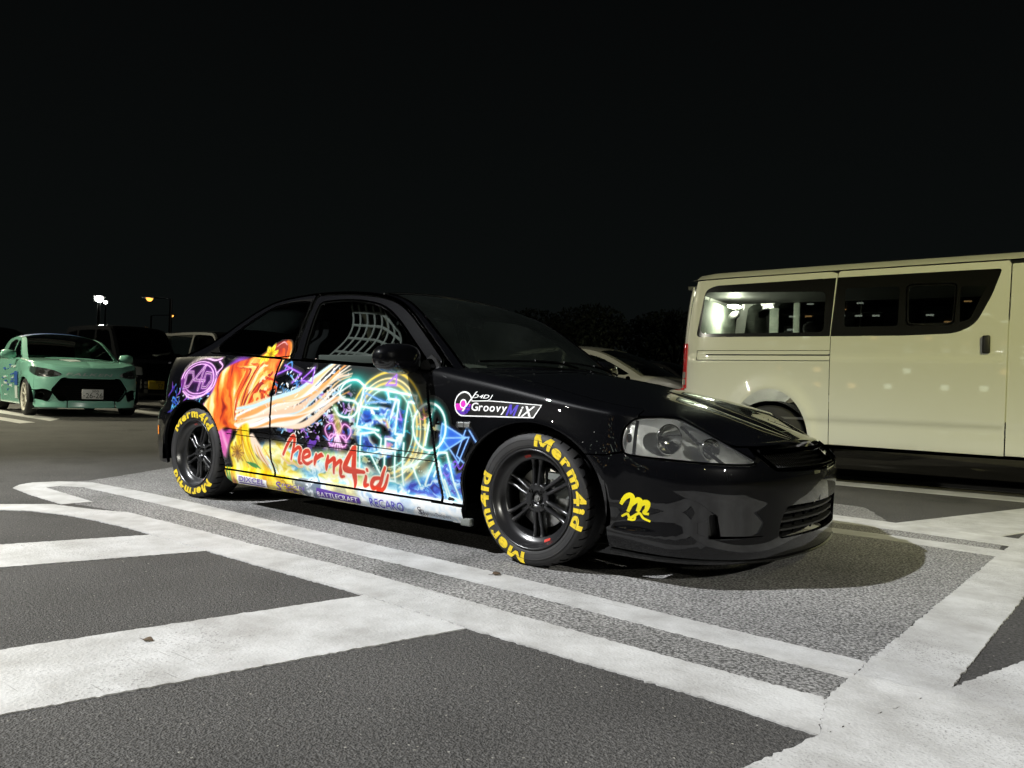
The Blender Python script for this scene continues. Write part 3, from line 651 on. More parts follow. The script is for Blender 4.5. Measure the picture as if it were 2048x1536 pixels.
# --- doors, quarter panels, sills
XB = .832
def notin(P): return P
DOORS = {}
for sd in (1, -1):
    B = Body(sd)
    zz = np.linspace(.218, .79, 12); d = [(xd(z)-g_, z) for z in zz]
    xs_ = np.linspace(2.0, XB+.02, 10); d += [(x, belt(x)) for x in xs_]
    d += [(XB+.012, belt(XB)-.02), (XB, .70), (XB-.004, .55), (XB, .40), (XB+.006, .29), (XB+.03, .218)]
    g = Geo(); PANEL['door'] = [(x-.004*np.sign(x-1.45), z) for x, z in d]; patch(g, B, d, (), .03, edge=.016); D = g.build('door', 'black_paint', CAR); DOORS[sd] = D
    # belt weatherstrip
    xx = np.linspace(2.03, .06, 30); P, N = B(xx, belt(xx)-.003); g = Geo(); g.tube(P+N*.001, .006, 6); g.build('belt_moulding', 'black_trim', D)
    # rear quarter
    A4 = [(XR+AA*math.cos(a), ZW+AB*math.sin(a)) for a in np.linspace(0, math.pi-.62, 26)]
    qp = [(XB+.03-2*g_, .218), (XB+.006-2*g_, .29), (XB-2*g_, .40), (XB-.004-2*g_, .55), (XB-2*g_, .70), (XB+.012-2*g_, belt(XB)-.02), (XB+.015, belt(XB))]
    qp += [(x, min(belt(x), float(zsh(x))+.02)) for x in np.linspace(XB-.02, -.50, 14)]
    qp += [(-.60, .845), (-.672, .82)]+[(-.69, .72), (-.69, .60), (-.60, .545), (-.45, .525), (-.28, .515)]
    qp += [p for p in A4[::-1] if p[1] < .515 or p[0] > -.2]+[(XR+AA+.006, .218)]
    g = Geo(); PANEL['quarter'] = [(x-.004*(x > .8), z) for x, z in qp]; patch(g, B, qp, (), .03, edge=.012); Q = g.build('quarter_panel', 'black_paint', CAR)
    if sd > 0: QUA_R = Q
    # sill skirt
    sk = [(XR+AA+.012, .212), (XR+AA+.02, .165), (XR+AA+.06, .138), (XF-AA-.09, .132), (XF-AA-.03, .130), (XF-AA-.012, .15), (XF-AA-.008, .210)]
    g = Geo(); PANEL['skirt'] = sk; patch(g, B, sk, (), .02, off=.004, edge=.03); S = g.build('side_skirt', 'black_paint', CAR)
    if sd > 0: SKI_R = S; DOOR_R = D
    g = Geo(); P, N = B(np.array([2.262]), np.array([.142])); g.box(P[0]+N[0]*.002+[0, 0, .0], (.055, .03, .034), None, 0, .004); g.build('jack_pad', 'dash_grey', S)
# --- rear bumper and tailgate
A5 = [(float(sx(XR-AA*math.cos(a))), ZW+AB*math.sin(a)) for a in np.linspace(0, .62, 8)]
rb = [(float(sx(-AA-.003)), .19), (float(sx(-AA-.003)), .284)]+A5[1:]+[(float(sx(-.28)), .510), (float(sx(-.45)), .519), (float(sx(-.60)), .538), (float(HB.sr(.60)), .552), (float(HB.sr(.3)), .556), (HB.L-.0005, .556)]
rb2 = [(HB.L-.0005, .20), (float(HB.sr(.4)), .20), (float(HB.sr(.65)), .195)]
g = Geo()
for sd in (1, -1): patch(g, HB, sgn_poly(rb+rb2, sd), (), .05, edge=.02)
RB = g.build('rear_bumper', 'black_paint', CAR)
g = Geo(); 
for sd in (1, -1): patch(g, HB, sgn_poly([(float(HB.sr(.585)), .56), (float(HB.sr(.585)), .86), (HB.L-.0005, .88), (HB.L-.0005, .562)], sd), (), .05, edge=.01)
TG = g.build('tailgate', 'black_paint', CAR)
for sd in (1, -1):
    g = Geo(); patch(g, HB, sgn_poly(rpoly([(float(HB.sr(.592)), .59), (float(sx(-.67)), .60), (float(sx(-.68)), .80), (float(HB.sr(.592)), .79)], .02), sd), (), .03, off=.004, edge=.02); g.build('tail_light', 'red_paint', CAR)
# --- inner shell, wheel wells, floor
g = Geo()
for sd in (1, -1):
    B = Body(sd)
    xs_ = [x for x in np.linspace(2.07, -.6, 20)]
    sh = [(XF-AA-.02, .15)]+[p for p in arch(XF, 20, .15)[::1] if p[0] < XF][::1][1:]+[p for p in arch(XF, 20, .15) if p[0] >= XF][:-1]+[(2.999, .46), (2.999, .62)]+[(x, float(zsh(x))-.004) for x in np.linspace(2.95, 2.1, 8)]
    sh += [(x, min(belt(x), float(zsh(x))+.02)-.012) for x in xs_]+[(-.66, .6), (-.5, .45)]+[p for p in arch(XR, 20, .15)][1:-1]+[(XR+AA+.02, .15)]
    patch(g, B, sh, (), .07, off=-.017, edge=0)
g.build('body_shell', 'dark_cavity', CAR)
for xc in (XF, XR):
    for sd in (1, -1):
        g = Geo(); g.lathe([(AA+.015, -.60*1), (AA+.015, -.828)], 30, 'y', (xc, 0, ZW+.0), a0=-1.75, a1=1.75); g.N = [-n for n in g.N]
        g.lathe([(.001, -.60), (AA+.015, -.60)], 30, 'y', (xc, 0, ZW), a0=-1.75, a1=1.75)
        g.xf(lambda V: np.c_[V[:, 0], V[:, 1]*sd, np.maximum(V[:, 2], .12)])
        g.build('wheel_well', 'dark_cavity', CAR)
g = Geo(); g.box((1.3, 0, .20), (4.0, 1.15, .06)); g.box((1.3, 0, .20), (1.8, 1.56, .05)); g.build('floor_pan', 'dark_cavity', CAR)
g = Geo(); g.box((2.72, 0, .42), (.9, 1.1, .26), None, 0, .03); g.build('engine_block', 'dark_cavity', CAR)

# --- greenhouse
def side_y(x, z):
    t = (z-.80)/.45; return .785-.13*t-.055*t*t-.05*((x-1.15)/1.35)**2
class Side:
    def __init__(s, sd): s.sd = sd; s.S = Surf(lambda x, z: np.c_[x, -sd*side_y(x, z), z], 1. if sd > 0 else -1.)
    def __call__(s, x, z): return s.S(x, z)
rail_pts = [(2.115, .808), (1.98, .922), (1.84, 1.032), (1.72, 1.118), (1.60, 1.182), (1.46, 1.222), (1.25, 1.250), (1.0, 1.262), (.75, 1.258), (.52, 1.236), (.36, 1.188), (.20, 1.112), (.04, 1.030), (-.14, .960), (-.36, .905), (-.56, .868)]
RL = crom(rail_pts, 14)
glass_d = crom([(.985, .858), (.965, 1.02), (.952, 1.165), (.965, 1.196), (1.02, 1.206), (1.2, 1.206), (1.38, 1.186), (1.52, 1.148), (1.66, 1.070), (1.80, .965), (1.93, .862), (1.985, .815)], 6)
glass_d = np.vstack([glass_d, [(1.93, belt(1.93)+.004), (1.4, belt(1.4)+.004), (.99, belt(.99)+.004)]])
glass_q = crom([(.845, belt(.845)+.012), (.858, 1.03), (.848, 1.19), (.82, 1.214), (.68, 1.216), (.52, 1.198), (.40, 1.155), (.27, 1.090), (.14, 1.016), (.062, .966), (.075, .935), (.16, .918)], 6, True)
for sd in (1, -1):
    S = Side(sd)
    # door frame (round its glass) -> child of the door, quarter pillar -> child of quarter panel
    fr = [(p[0], p[1]) for p in RL if p[0] > .885]; fr = [(.885, 1.248)]+[q for q in fr[::-1]]
    fo = [(.880, belt(.88)+.002), (.892, 1.04), (.886, 1.235)]+[(x, z-.012) for x, z in fr if x > .9 and x < 2.03]+[(2.03, belt(2.03)+.002)]
    fo = np.array(fo)
    g = Geo(); patch(g, S, fo, [glass_d+np.array([0, .0])], .035, edge=.02); g.build('window_frame', 'black_paint', DOORS[sd])
    g = Geo(); patch(g, S, glass_d, (), .06, off=-.012, edge=0); g.build('window_glass', 'clear_glass' if sd > 0 else 'hazed_glass', DOORS[sd])
    loop = glass_d; P, N = S(loop[:, 0], loop[:, 1]); g = Geo(); g.tube(P+N*.001, .0075, 6, closed=True); g.build('window_seal', 'seal_rubber', DOORS[sd])
    # chrome-like rain channel along the frame's outer edge and the B pillar lines
    fr2 = fo[1:]; P, N = S(fr2[:, 0], fr2[:, 1]); g = Geo(); g.tube(P+N*.004, .007, 6); g.build('rain_channel', 'seal_rubber', DOORS[sd])
    qo = [(.872, belt(.872)+.002), (.884, 1.04), (.878, 1.24)]+[(p[0], p[1]-.004) for p in RL if p[0] < .87]+[(-.60, .848)]
    qo += [(x, min(belt(x), float(zsh(x))+.02)+.003) for x in np.linspace(-.5, .8, 14)]
    qp_ = QUA_R if sd > 0 else Q
    g = Geo(); patch(g, S, qo, [glass_q], .04, edge=.012); g.build('rear_pillar', 'black_paint', qp_)
    c = glass_q.mean(0); g = Geo(); patch(g, S, c+(glass_q-c)*.995, (), .06, off=-.003, edge=0); g.build('quarter_window', 'tinted_glass' if sd > 0 else 'hazed_glass', qp_)
    P, N = S(glass_q[:, 0], glass_q[:, 1]); g = Geo(); g.tube(P, .005, 6, closed=True); g.build('quarter_window_seal', 'black_trim', qp_)
    g = Geo()
    for dx in (0., .022):
        zz = np.linspace(belt(.88)+.01, 1.225, 12); P, N = S(.877+dx-.012+.008*np.sin((zz-.86)/.37*3.1), zz); g.tube(P+N*.003, .0035, 5)
    g.build('pillar_trim', 'seal_rubber', DOORS[sd])
# top sheet between the two rails: windscreen, roof, rear window
tl = np.r_[0, np.cumsum(np.hypot(*np.diff(RL, axis=0).T))]
b_x = hs([0, .5, .85, 1.1, 1.7, 2.0, 2.4, tl[-1]], [.14, .045, .02, .01, 0., -.03, -.10, -.17]); b_z = hs([0, .5, .85, 1.1, 1.5, 1.9, 2.3, tl[-1]], [.045, .038, .038, .042, .055, .068, .06, .03])
def top_fn(t, w):
    x = np.interp(t, tl, RL[:, 0]); z = np.interp(t, tl, RL[:, 1]); hw = side_y(x, z); r = np.clip(w/.62, -1, 1); k = 1-np.abs(r)**2.4
    return np.c_[x+b_x(t)*k, r*hw, z+b_z(t)*k]
TOP = Surf(top_fn, -1., .006)
tA = float(np.interp(-1.44, -RL[:, 0], tl)); tB = float(np.interp(-.42, -RL[:, 0], tl)); tC = tl[-1]
TOPc = lambda t, w: TOP(t, w)
P_, N_ = TOP(np.array([tA+.3]), np.array([0.])); fl = N_[0][2] < 0
def tpatch(name, m, t0, t1, w, par, off=0., d=.05, rr=.05):
    g = Geo(); patch(g, TOP, rpoly([(t0, -w), (t1, -w), (t1, w), (t0, w)], rr), (), d, off=off, edge=.012, flip=fl); return g.build(name, m, par)
ROOF = tpatch('roof', 'black_paint', tA+.012, tB-.006, .622, CAR, rr=.012)
WS = tpatch('windscreen', 'windscreen_glass', .012, tA, .570, CAR, -.002, rr=.05)
RG = tpatch('rear_window', 'tinted_glass', tB+.006, tC-.10, .55, CAR, -.002, rr=.05)
g = Geo(); patch(g, TOP, [(tB+.0, -.622), (tC, -.622), (tC, .622), (tB, .622)], [rpoly([(tB+.004, -.555), (tC-.095, -.555), (tC-.095, .555), (tB+.004, .555)], .05)], .05, edge=.01, flip=fl); g.build('tailgate_frame', 'black_paint', TG)
g = Geo(); patch(g, TOP, [(.0, -.622), (tA+.008, -.622), (tA+.008, .622), (.0, .622)], [rpoly([(.012, -.565), (tA-.004, -.565), (tA-.004, .565), (.012, .565)], .05)], .04, edge=.012, flip=fl); g.build('windscreen_surround', 'black_paint', WS)
tt = np.linspace(.0, tA, 26)
for sd in (1, -1):
    P, N = TOP(tt, np.full(26, -sd*.572)); g = Geo(); g.tube(P+(N if not fl else -N)*.003, .005, 6); g.build('windscreen_moulding', 'seal_rubber', WS)
P, N = TOP(np.full(24, tA+.006), np.linspace(-.6, .6, 24)); g = Geo(); g.tube(P+(N if not fl else -N)*.002, .007, 6); g.build('roof_edge_trim', 'seal_rubber', ROOF)
for sd in (1, -1):       # rounded roof rails close the corner between side and top
    g = Geo(); P = np.c_[RL[:, 0], -sd*(side_y(RL[:, 0], RL[:, 1])-.006), RL[:, 1]-.008]; g.tube(P[::2], .0125, 8); g.build('roof_rail', 'black_paint', ROOF)
# deck that closes the gap at the scuttle
cow = np.array([hood_fn(np.array([sd*sC]), np.array([r]))[0] for sd, r in [(1, x) for x in np.linspace(.0, 1, 14)]+[(-1, x) for x in np.linspace(1, .0, 14)][1:]])
wsb, _ = TOP(np.full(27, .0), np.linspace(-.62, .62, 27)*1.0)
g = Geo(); A = cow-[0, 0, .012]; Bq = wsb-[0, 0, .012]; 
if A[0][1]*Bq[0][1] < 0: Bq = Bq[::-1]
V = np.vstack([A, Bq]); F = [(i, i+1, 27+i+1, 27+i) for i in range(26)]
g.add(V, F); g.build('scuttle', 'black_trim', CAR)
# wipers
for a, b in (((.055, -.50), (.03, .02)), ((.05, .0), (.03, .46))):
    P, N = TOP(np.linspace(a[0], b[0], 12), np.linspace(a[1], b[1], 12)); N = N if not fl else -N; g = Geo(); g.tube(P+N*.012, .005, 5); g.tube([P[6]+N[6]*.016, P[9]+N[9]*.018, P[11]+N[11]*.018+[.03, .03, -.02]], .006, 6); g.build('wiper', 'black_trim', WS)

# --- door mirrors
for sd in (1, -1):
    g = Geo(); n1, n2 = 20, 28; V = []; F = []
    c = np.array([1.885, -.925*sd, .868]); ax = np.array([.090, .132, .072])
    for i in range(n1+1):
        th = math.pi*i/n1
        for k in range(n2):
            ph = 2*math.pi*k/n2
            def sp(a, e): return math.copysign(abs(a)**e, a)
            x = sp(math.sin(th), .8)*sp(math.cos(ph), .75); y = sp(math.cos(th), .75); z = sp(math.sin(th), .8)*sp(math.sin(ph), .75)
            x = x if x > 0 else x*.35            # flat glass side faces the rear
            V.append(c+np.array([x*ax[0]-.10*max(0, y*-1)*0, y*ax[1], z*ax[2]*(1-.12*y*sd*-1)]))
    for i in range(n1):
        for k in range(n2): F.append((i*n2+k, i*n2+(k+1) % n2, (i+1)*n2+(k+1) % n2, (i+1)*n2+k))
    g.add(V, F); MI = g.build('door_mirror', 'black_paint', DOORS[sd])
    g = Geo(); g.tube([(1.965, -.80*sd, .835), (1.96, -.745*sd, .838)], [.032, .045], 10); g.prism([(2.06, .80), (1.90, .815), (1.935, .87), (1.97, .895), (2.0, .875)], -.752*sd, -.768*sd, 'y'); g.build('mirror_foot', 'black_trim', DOORS[sd])

# --- interior
g = Geo(); prof = [(1.62, .72), (1.66, .80), (1.80, .835), (2.02, .80), (2.1, .76), (2.1, .40), (1.75, .45)]
g.prism(prof, -.66, .66, 'y'); g.build('dashboard', 'dash_grey', CAR)
g = Geo(); g.prism([(1.60, .80), (1.66, .845), (1.74, .875), (1.84, .865), (1.90, .80)], -.52, -.20, 'y'); g.build('instrument_hood', 'dash_grey', CAR)
t = np.linspace(0, 2*math.pi, 36, endpoint=False); Rw = np.array(Matrix.Rotation(rad(-24), 3, 'Y')); P = np.c_[0*t, .17*np.cos(t), .17*np.sin(t)]@Rw.T+[1.52, -.36, .80]
g = Geo(); g.tube(P, .014, 8, closed=True); g.tube([P[0], P[18]], .010, 6); g.tube([P[27], (1.53, -.36, .80)], .010, 6); g.tube([(1.5, -.36, .80), (1.68, -.36, .74)], .03, 10); g.build('steering_wheel', 'seat_cloth', CAR)
for y in (-.36, .36):
    g = Geo()
    back = crom([(1.02, .42), (.93, .52), (.86, .70), (.80, .90), (.765, 1.02), (.755, 1.12)], 6); hwid = hs([.42, .6, .85, .97, 1.03, 1.12], [.24, .27, .26, .20, .13, .11])
    V = []; F = []; n = len(back)
    for x, z in back:
        w = float(hwid(z))
        for k, (dy, dx) in enumerate(((-w, .09), (-w*.7, .03), (0, 0), (w*.7, .03), (w, .09), (w*.98, -.04), (0, -.09), (-w*.98, -.04))): V.append((x+dx, y+dy, z))
    for i in range(n-1):
        for k in range(8): F.append((i*8+k, i*8+(k+1) % 8, i*8+8+(k+1) % 8, i*8+8+k))
    F.append(tuple(range((n-1)*8, n*8))); g.add(V, F)
    g.prism([(.98, .34), (1.5, .36), (1.52, .46), (1.0, .44)], y-.25, y+.25, 'y'); g.build('seat', 'seat_cloth', CAR)
# pale door cards and rear side linings
for sd in (1, -1):
    g = Geo(); g.box((1.45, .735*sd, .55), (1.05, .03, .44), None, 0, .012); g.box((1.45, .70*sd, .60), (.62, .06, .07), None, 0, .02); g.build('door_card', 'shade_panel', DOORS[sd])
    g = Geo(); g.box((.35, .70*sd, .62), (.8, .03, .46), None, 0, .012); g.build('side_lining', 'shade_panel', CAR)
g = Geo(); g.box((-.05, 0, .80), (.55, 1.15, .03), None, 0, .01); g.build('parcel_shelf', 'shade_panel', CAR)
# interior mirror
g = Geo(); g.box((1.60, -.02, 1.115), (.03, .20, .055), np.array(Matrix.Rotation(rad(18), 3, 'Z')), 0, .012); g.tube([(1.62, 0, 1.14), (1.60, 0, 1.21)], .007, 6); g.build('interior_mirror', 'gloss_black', CAR)
# pale panels standing behind the windscreen (folded sunshade leaning on the far seat)
# roll cage
g = Geo(); cg = crom([(.74, -.60, .25), (.74, -.60, .85), (.74, -.55, 1.12), (.74, -.42, 1.22), (.74, .42, 1.22), (.74, .55, 1.12), (.74, .60, .85), (.74, .60, .25)], 6); g.tube(cg, .02, 8); g.build('roll_hoop', 'interior', CAR)
for sd in (1, -1):
    g = Geo(); g.tube([(.74, .5*sd, 1.15), (-.25, .45*sd, .62)], .018, 8); g.build('cage_stay', 'interior', CAR)
# window net on the driver's side
S = Side(1); NET = None
def netp(a, b): # a 0..1 rear->front, b 0..1 bottom->top : a loose curved web
    x0 = 1.15+.42*a+.035*math.sin(b*math.pi*1.2)-.04*(1-b)**2+.02*b; zt = 1.195-.13*max(0, a-.55)**1.2*2.2; z = .872-.03*a+(zt-.86)*b
    y = -float(side_y(x0, z))+.05+.06*math.sin(b*math.pi); return (x0, y, z)
def strap(P, w, name, ax):
    P = np.array(P); g = Geo(); T = np.gradient(P, axis=0); T /= np.linalg.norm(T, axis=1, keepdims=True); n = np.array([0, -1., 0.15]); sd_ = np.cross(T, n); sd_ /= np.linalg.norm(sd_, axis=1, keepdims=True)
    A, B = P+sd_*w/2, P-sd_*w/2; k = len(P); t = np.array([0, .003, 0])
    V = np.vstack([A-t, B-t, B+t, A+t]); F = []
    for i in range(k-1):
        for a, b in ((0, 1), (1, 2), (2, 3), (3, 0)): F.append((a*k+i, b*k+i, b*k+i+1, a*k+i+1))
    g.add(V, F); return g.build(name, 'webbing', NETO)
g = Geo(); g.tube([netp(x, 1.0) for x in np.linspace(-.05, 1.05, 14)], .008, 6); NETO = g.build('window_net', 'webbing', CAR)
for a in np.linspace(0, 1, 8): strap([netp(a, b) for b in np.linspace(0, 1, 16)], .0125, 'net_strap', 0)
for b in (.15, .38, .60, .82): strap([netp(a, b) for a in np.linspace(0, 1, 16)], .014, 'net_strap', 1)
g = Geo(); g.box((1.35, -.735, .875), (.52, .01, .045), None, 0, .003); g.build('net_anchor_bar', 'webbing', NETO)

# --- wheels
def text_arc(txt, a_mid, span, r0, r1, yfn, bold=.03):
    """letters on the sidewall, read clockwise, tops outward; angles from the top, clockwise seen from outside"""
    V, F = text2d(txt, 1., bold, 0., 1.08, .12); V = fit(V, -.5, .5, 0, 1); th = a_mid+V[:, 0]*span; r = r0+V[:, 1]*(r1-r0)
    return np.c_[r*np.sin(th), yfn(r), r*np.cos(th)], F
tyre_prof = [(.192, .085), (.215, .098), (.245, .106), (.265, .101), (.277, .088), (.2815, .078), (.284, .068), (.284, .040), (.2780, .038), (.2780, .030), (.284, .028), (.2845, -.028), (.2780, -.030), (.2780, -.038), (.284, -.040), (.284, -.068), (.2815, -.078), (.277, -.088), (.265, -.101), (.245, -.106), (.222, -.103), (.213, -.099), (.207, -.092), (.203, -.085)]
swy = hs([.205, .213, .222, .245, .265, .277], [-.088, -.099, -.103, -.106, -.101, -.088])
def make_wheel(x, sd, txts, spin):
    rim = Geo()
    rim.lathe([(.2085, -.094), (.2125, -.101), (.2095, -.105), (.2045, -.104), (.2010, -.098), (.1975, -.086), (.190, -.070), (.180, -.060), (.170, -.056), (.1655, -.053), (.1635, -.045), (.163, -.018), (.164, .05), (.178, .085)][::-1], 64, 'y')
    # twin spokes, six pairs
    for i in range(6):
        for k in (-1, 1):
            a = spin+i*math.pi/3; e = np.array([math.sin(a), 0, math.cos(a)]); t = np.array([math.cos(a), 0, -math.sin(a)])
            pts = [(.050, .0115*k, -.046), (.070, .0135*k, -.047), (.095, .0150*k, -.043), (.125, .0165*k, -.039), (.150, .0185*k, -.039), (.168, .021*k, -.044)]
            n = len(pts); V = []; wd = [.0095, .0090, .0088, .0090, .0098, .013]
            for (r, o, y), w in zip(pts, wd):
                c = e*r+t*o
                for dw, dy in ((-w, 0), (-w*.5, -.009), (w*.5, -.009), (w, 0), (w, .02), (-w, .02)): V.append(c+t*dw+np.array([0, y+dy, 0]))
            F = []
            for q in range(n-1):
                for m_ in range(6): F.append((q*6+m_, q*6+(m_+1) % 6, q*6+6+(m_+1) % 6, q*6+6+m_))
            rim.add(V, F)
    rim.lathe([(.0001, -.030), (.024, -.030), (.027, -.044), (.031, -.050), (.040, -.052), (.056, -.054), (.061, -.050), (.063, -.040), (.064, -.01)][::-1], 40, 'y')
    WH = rim.build('wheel', 'rim_black', CAR)
    g = Geo(); g.lathe(tyre_prof, 72, 'y'); TY = g.build('tyre', 'rubber', WH)
    g = Geo(); g.lathe([(.2845, -.012), (.279, -.010), (.279, .010), (.2845, .012)], 72, 'y')
    g = Geo()
    for i in range(40):                                    # shoulder slits
        a = 2*math.pi*i/40; 
        for s_ in (-1, 1):
            P = []
            for y, r in ((.090*s_, .2765), (.080*s_, .2815), (.068*s_, .2845), (.050*s_, .2846)): aa = a+(abs(y)-.05)*1.2; P.append((r*math.sin(aa), y, r*math.cos(aa)))
            g.tube(P, .0022, 4)
    tag(g.build('tread_slits', 'dark_cavity', WH), kind='stuff')
    g = Geo(); g.lathe([(.2475, -.1065), (.2500, -.1075), (.2525, -.1060)][::-1], 72, 'y'); g.lathe([(.2245, -.1038), (.2255, -.1052), (.2275, -.1046)][::-1], 72, 'y'); g.build('sidewall_bead', 'rubber', WH)
    for am, span in txts:
        V, F = text_arc('Merm4id', am, span, .2200, .2740, lambda r: swy(r)-.0016, .045)
        N = np.repeat([[0, -1., 0]], len(V), 0); F2 = []
        for f in F:
            a, b, c = V[f[0]], V[f[1]], V[f[2]]; F2.append(f if np.cross(b-a, c-a)[1] < 0 else f[::-1])
        g = Geo(); g.add(V, F2, N); g.build('tyre_lettering', 'yellow_paint', WH)
    # moulded maker's mark and the red marks on the lip
    for am in (spin*0+2.75, -.25):
        V = []; F = []
        g = Geo()
        for q in range(5):
            a = am+(q-2)*.036; e = np.array([math.sin(a), 0, math.cos(a)]); t = np.array([math.cos(a), 0, -math.sin(a)])
            g.add([e*.176+t*-.0026+[0, -.0590, 0], e*.176+t*.0026+[0, -.0590, 0], e*.187+t*.0026+[0, -.0668, 0], e*.187+t*-.0026+[0, -.0668, 0]], [(0, 1, 2, 3)])
        g.V = [v*np.array([.992, 1, .992]) for v in g.V]; g.build('red_mark', 'red_paint', WH)
    for i in range(4):
        a = spin+math.pi/4+i*math.pi/2; c = (.0405*math.sin(a), 0, .0405*math.cos(a)); g = Geo(); g.lathe([(.0001, -.052), (.005, -.052), (.0055, -.060), (.0095, -.060), (.0105, -.057), (.0105, -.040)][::-1], 6, 'y', c, sharp=True); g.build('lug_nut', 'lug_steel', WH)
    g = Geo(); g.lathe([(.0001, -.054), (.007, -.054), (.008, -.048), (.015, -.048), (.016, -.030)][::-1], 6, 'y', sharp=True); g.build('hub_nut', 'steel', WH)
    g = Geo(); g.lathe([(.05, -.012), (.07, -.005), (.128, -.005), (.128, .012), (.07, .012)][::-1], 48, 'y'); g.build('brake_disc', 'steel', WH)
    g = Geo(); g.lathe([(.085, -.020), (.140, -.020), (.146, .0), (.140, .03), (.085, .03)][::-1], 14, 'y', a0=.6, a1=1.5); g.box((.118*math.sin(.6), .0, .118*math.cos(.6)), (.06, .05, .03)); g.build('brake_caliper', 'dash_grey', WH)
    WH.location = (x, -.725*sd, ZW); WH.rotation_euler = (0, 0, 0 if sd > 0 else math.pi)
    return WH
D2 = math.pi/180
make_wheel(XF, 1, [(58*D2, 108*D2), (238*D2, 108*D2)], rad(-4))
make_wheel(XR, 1, [(-4*D2, 108*D2), (184*D2, 108*D2)], rad(8))
make_wheel(XF, -1, [(20*D2, 108*D2)], 0); make_wheel(XR, -1, [(200*D2, 108*D2)], 0)
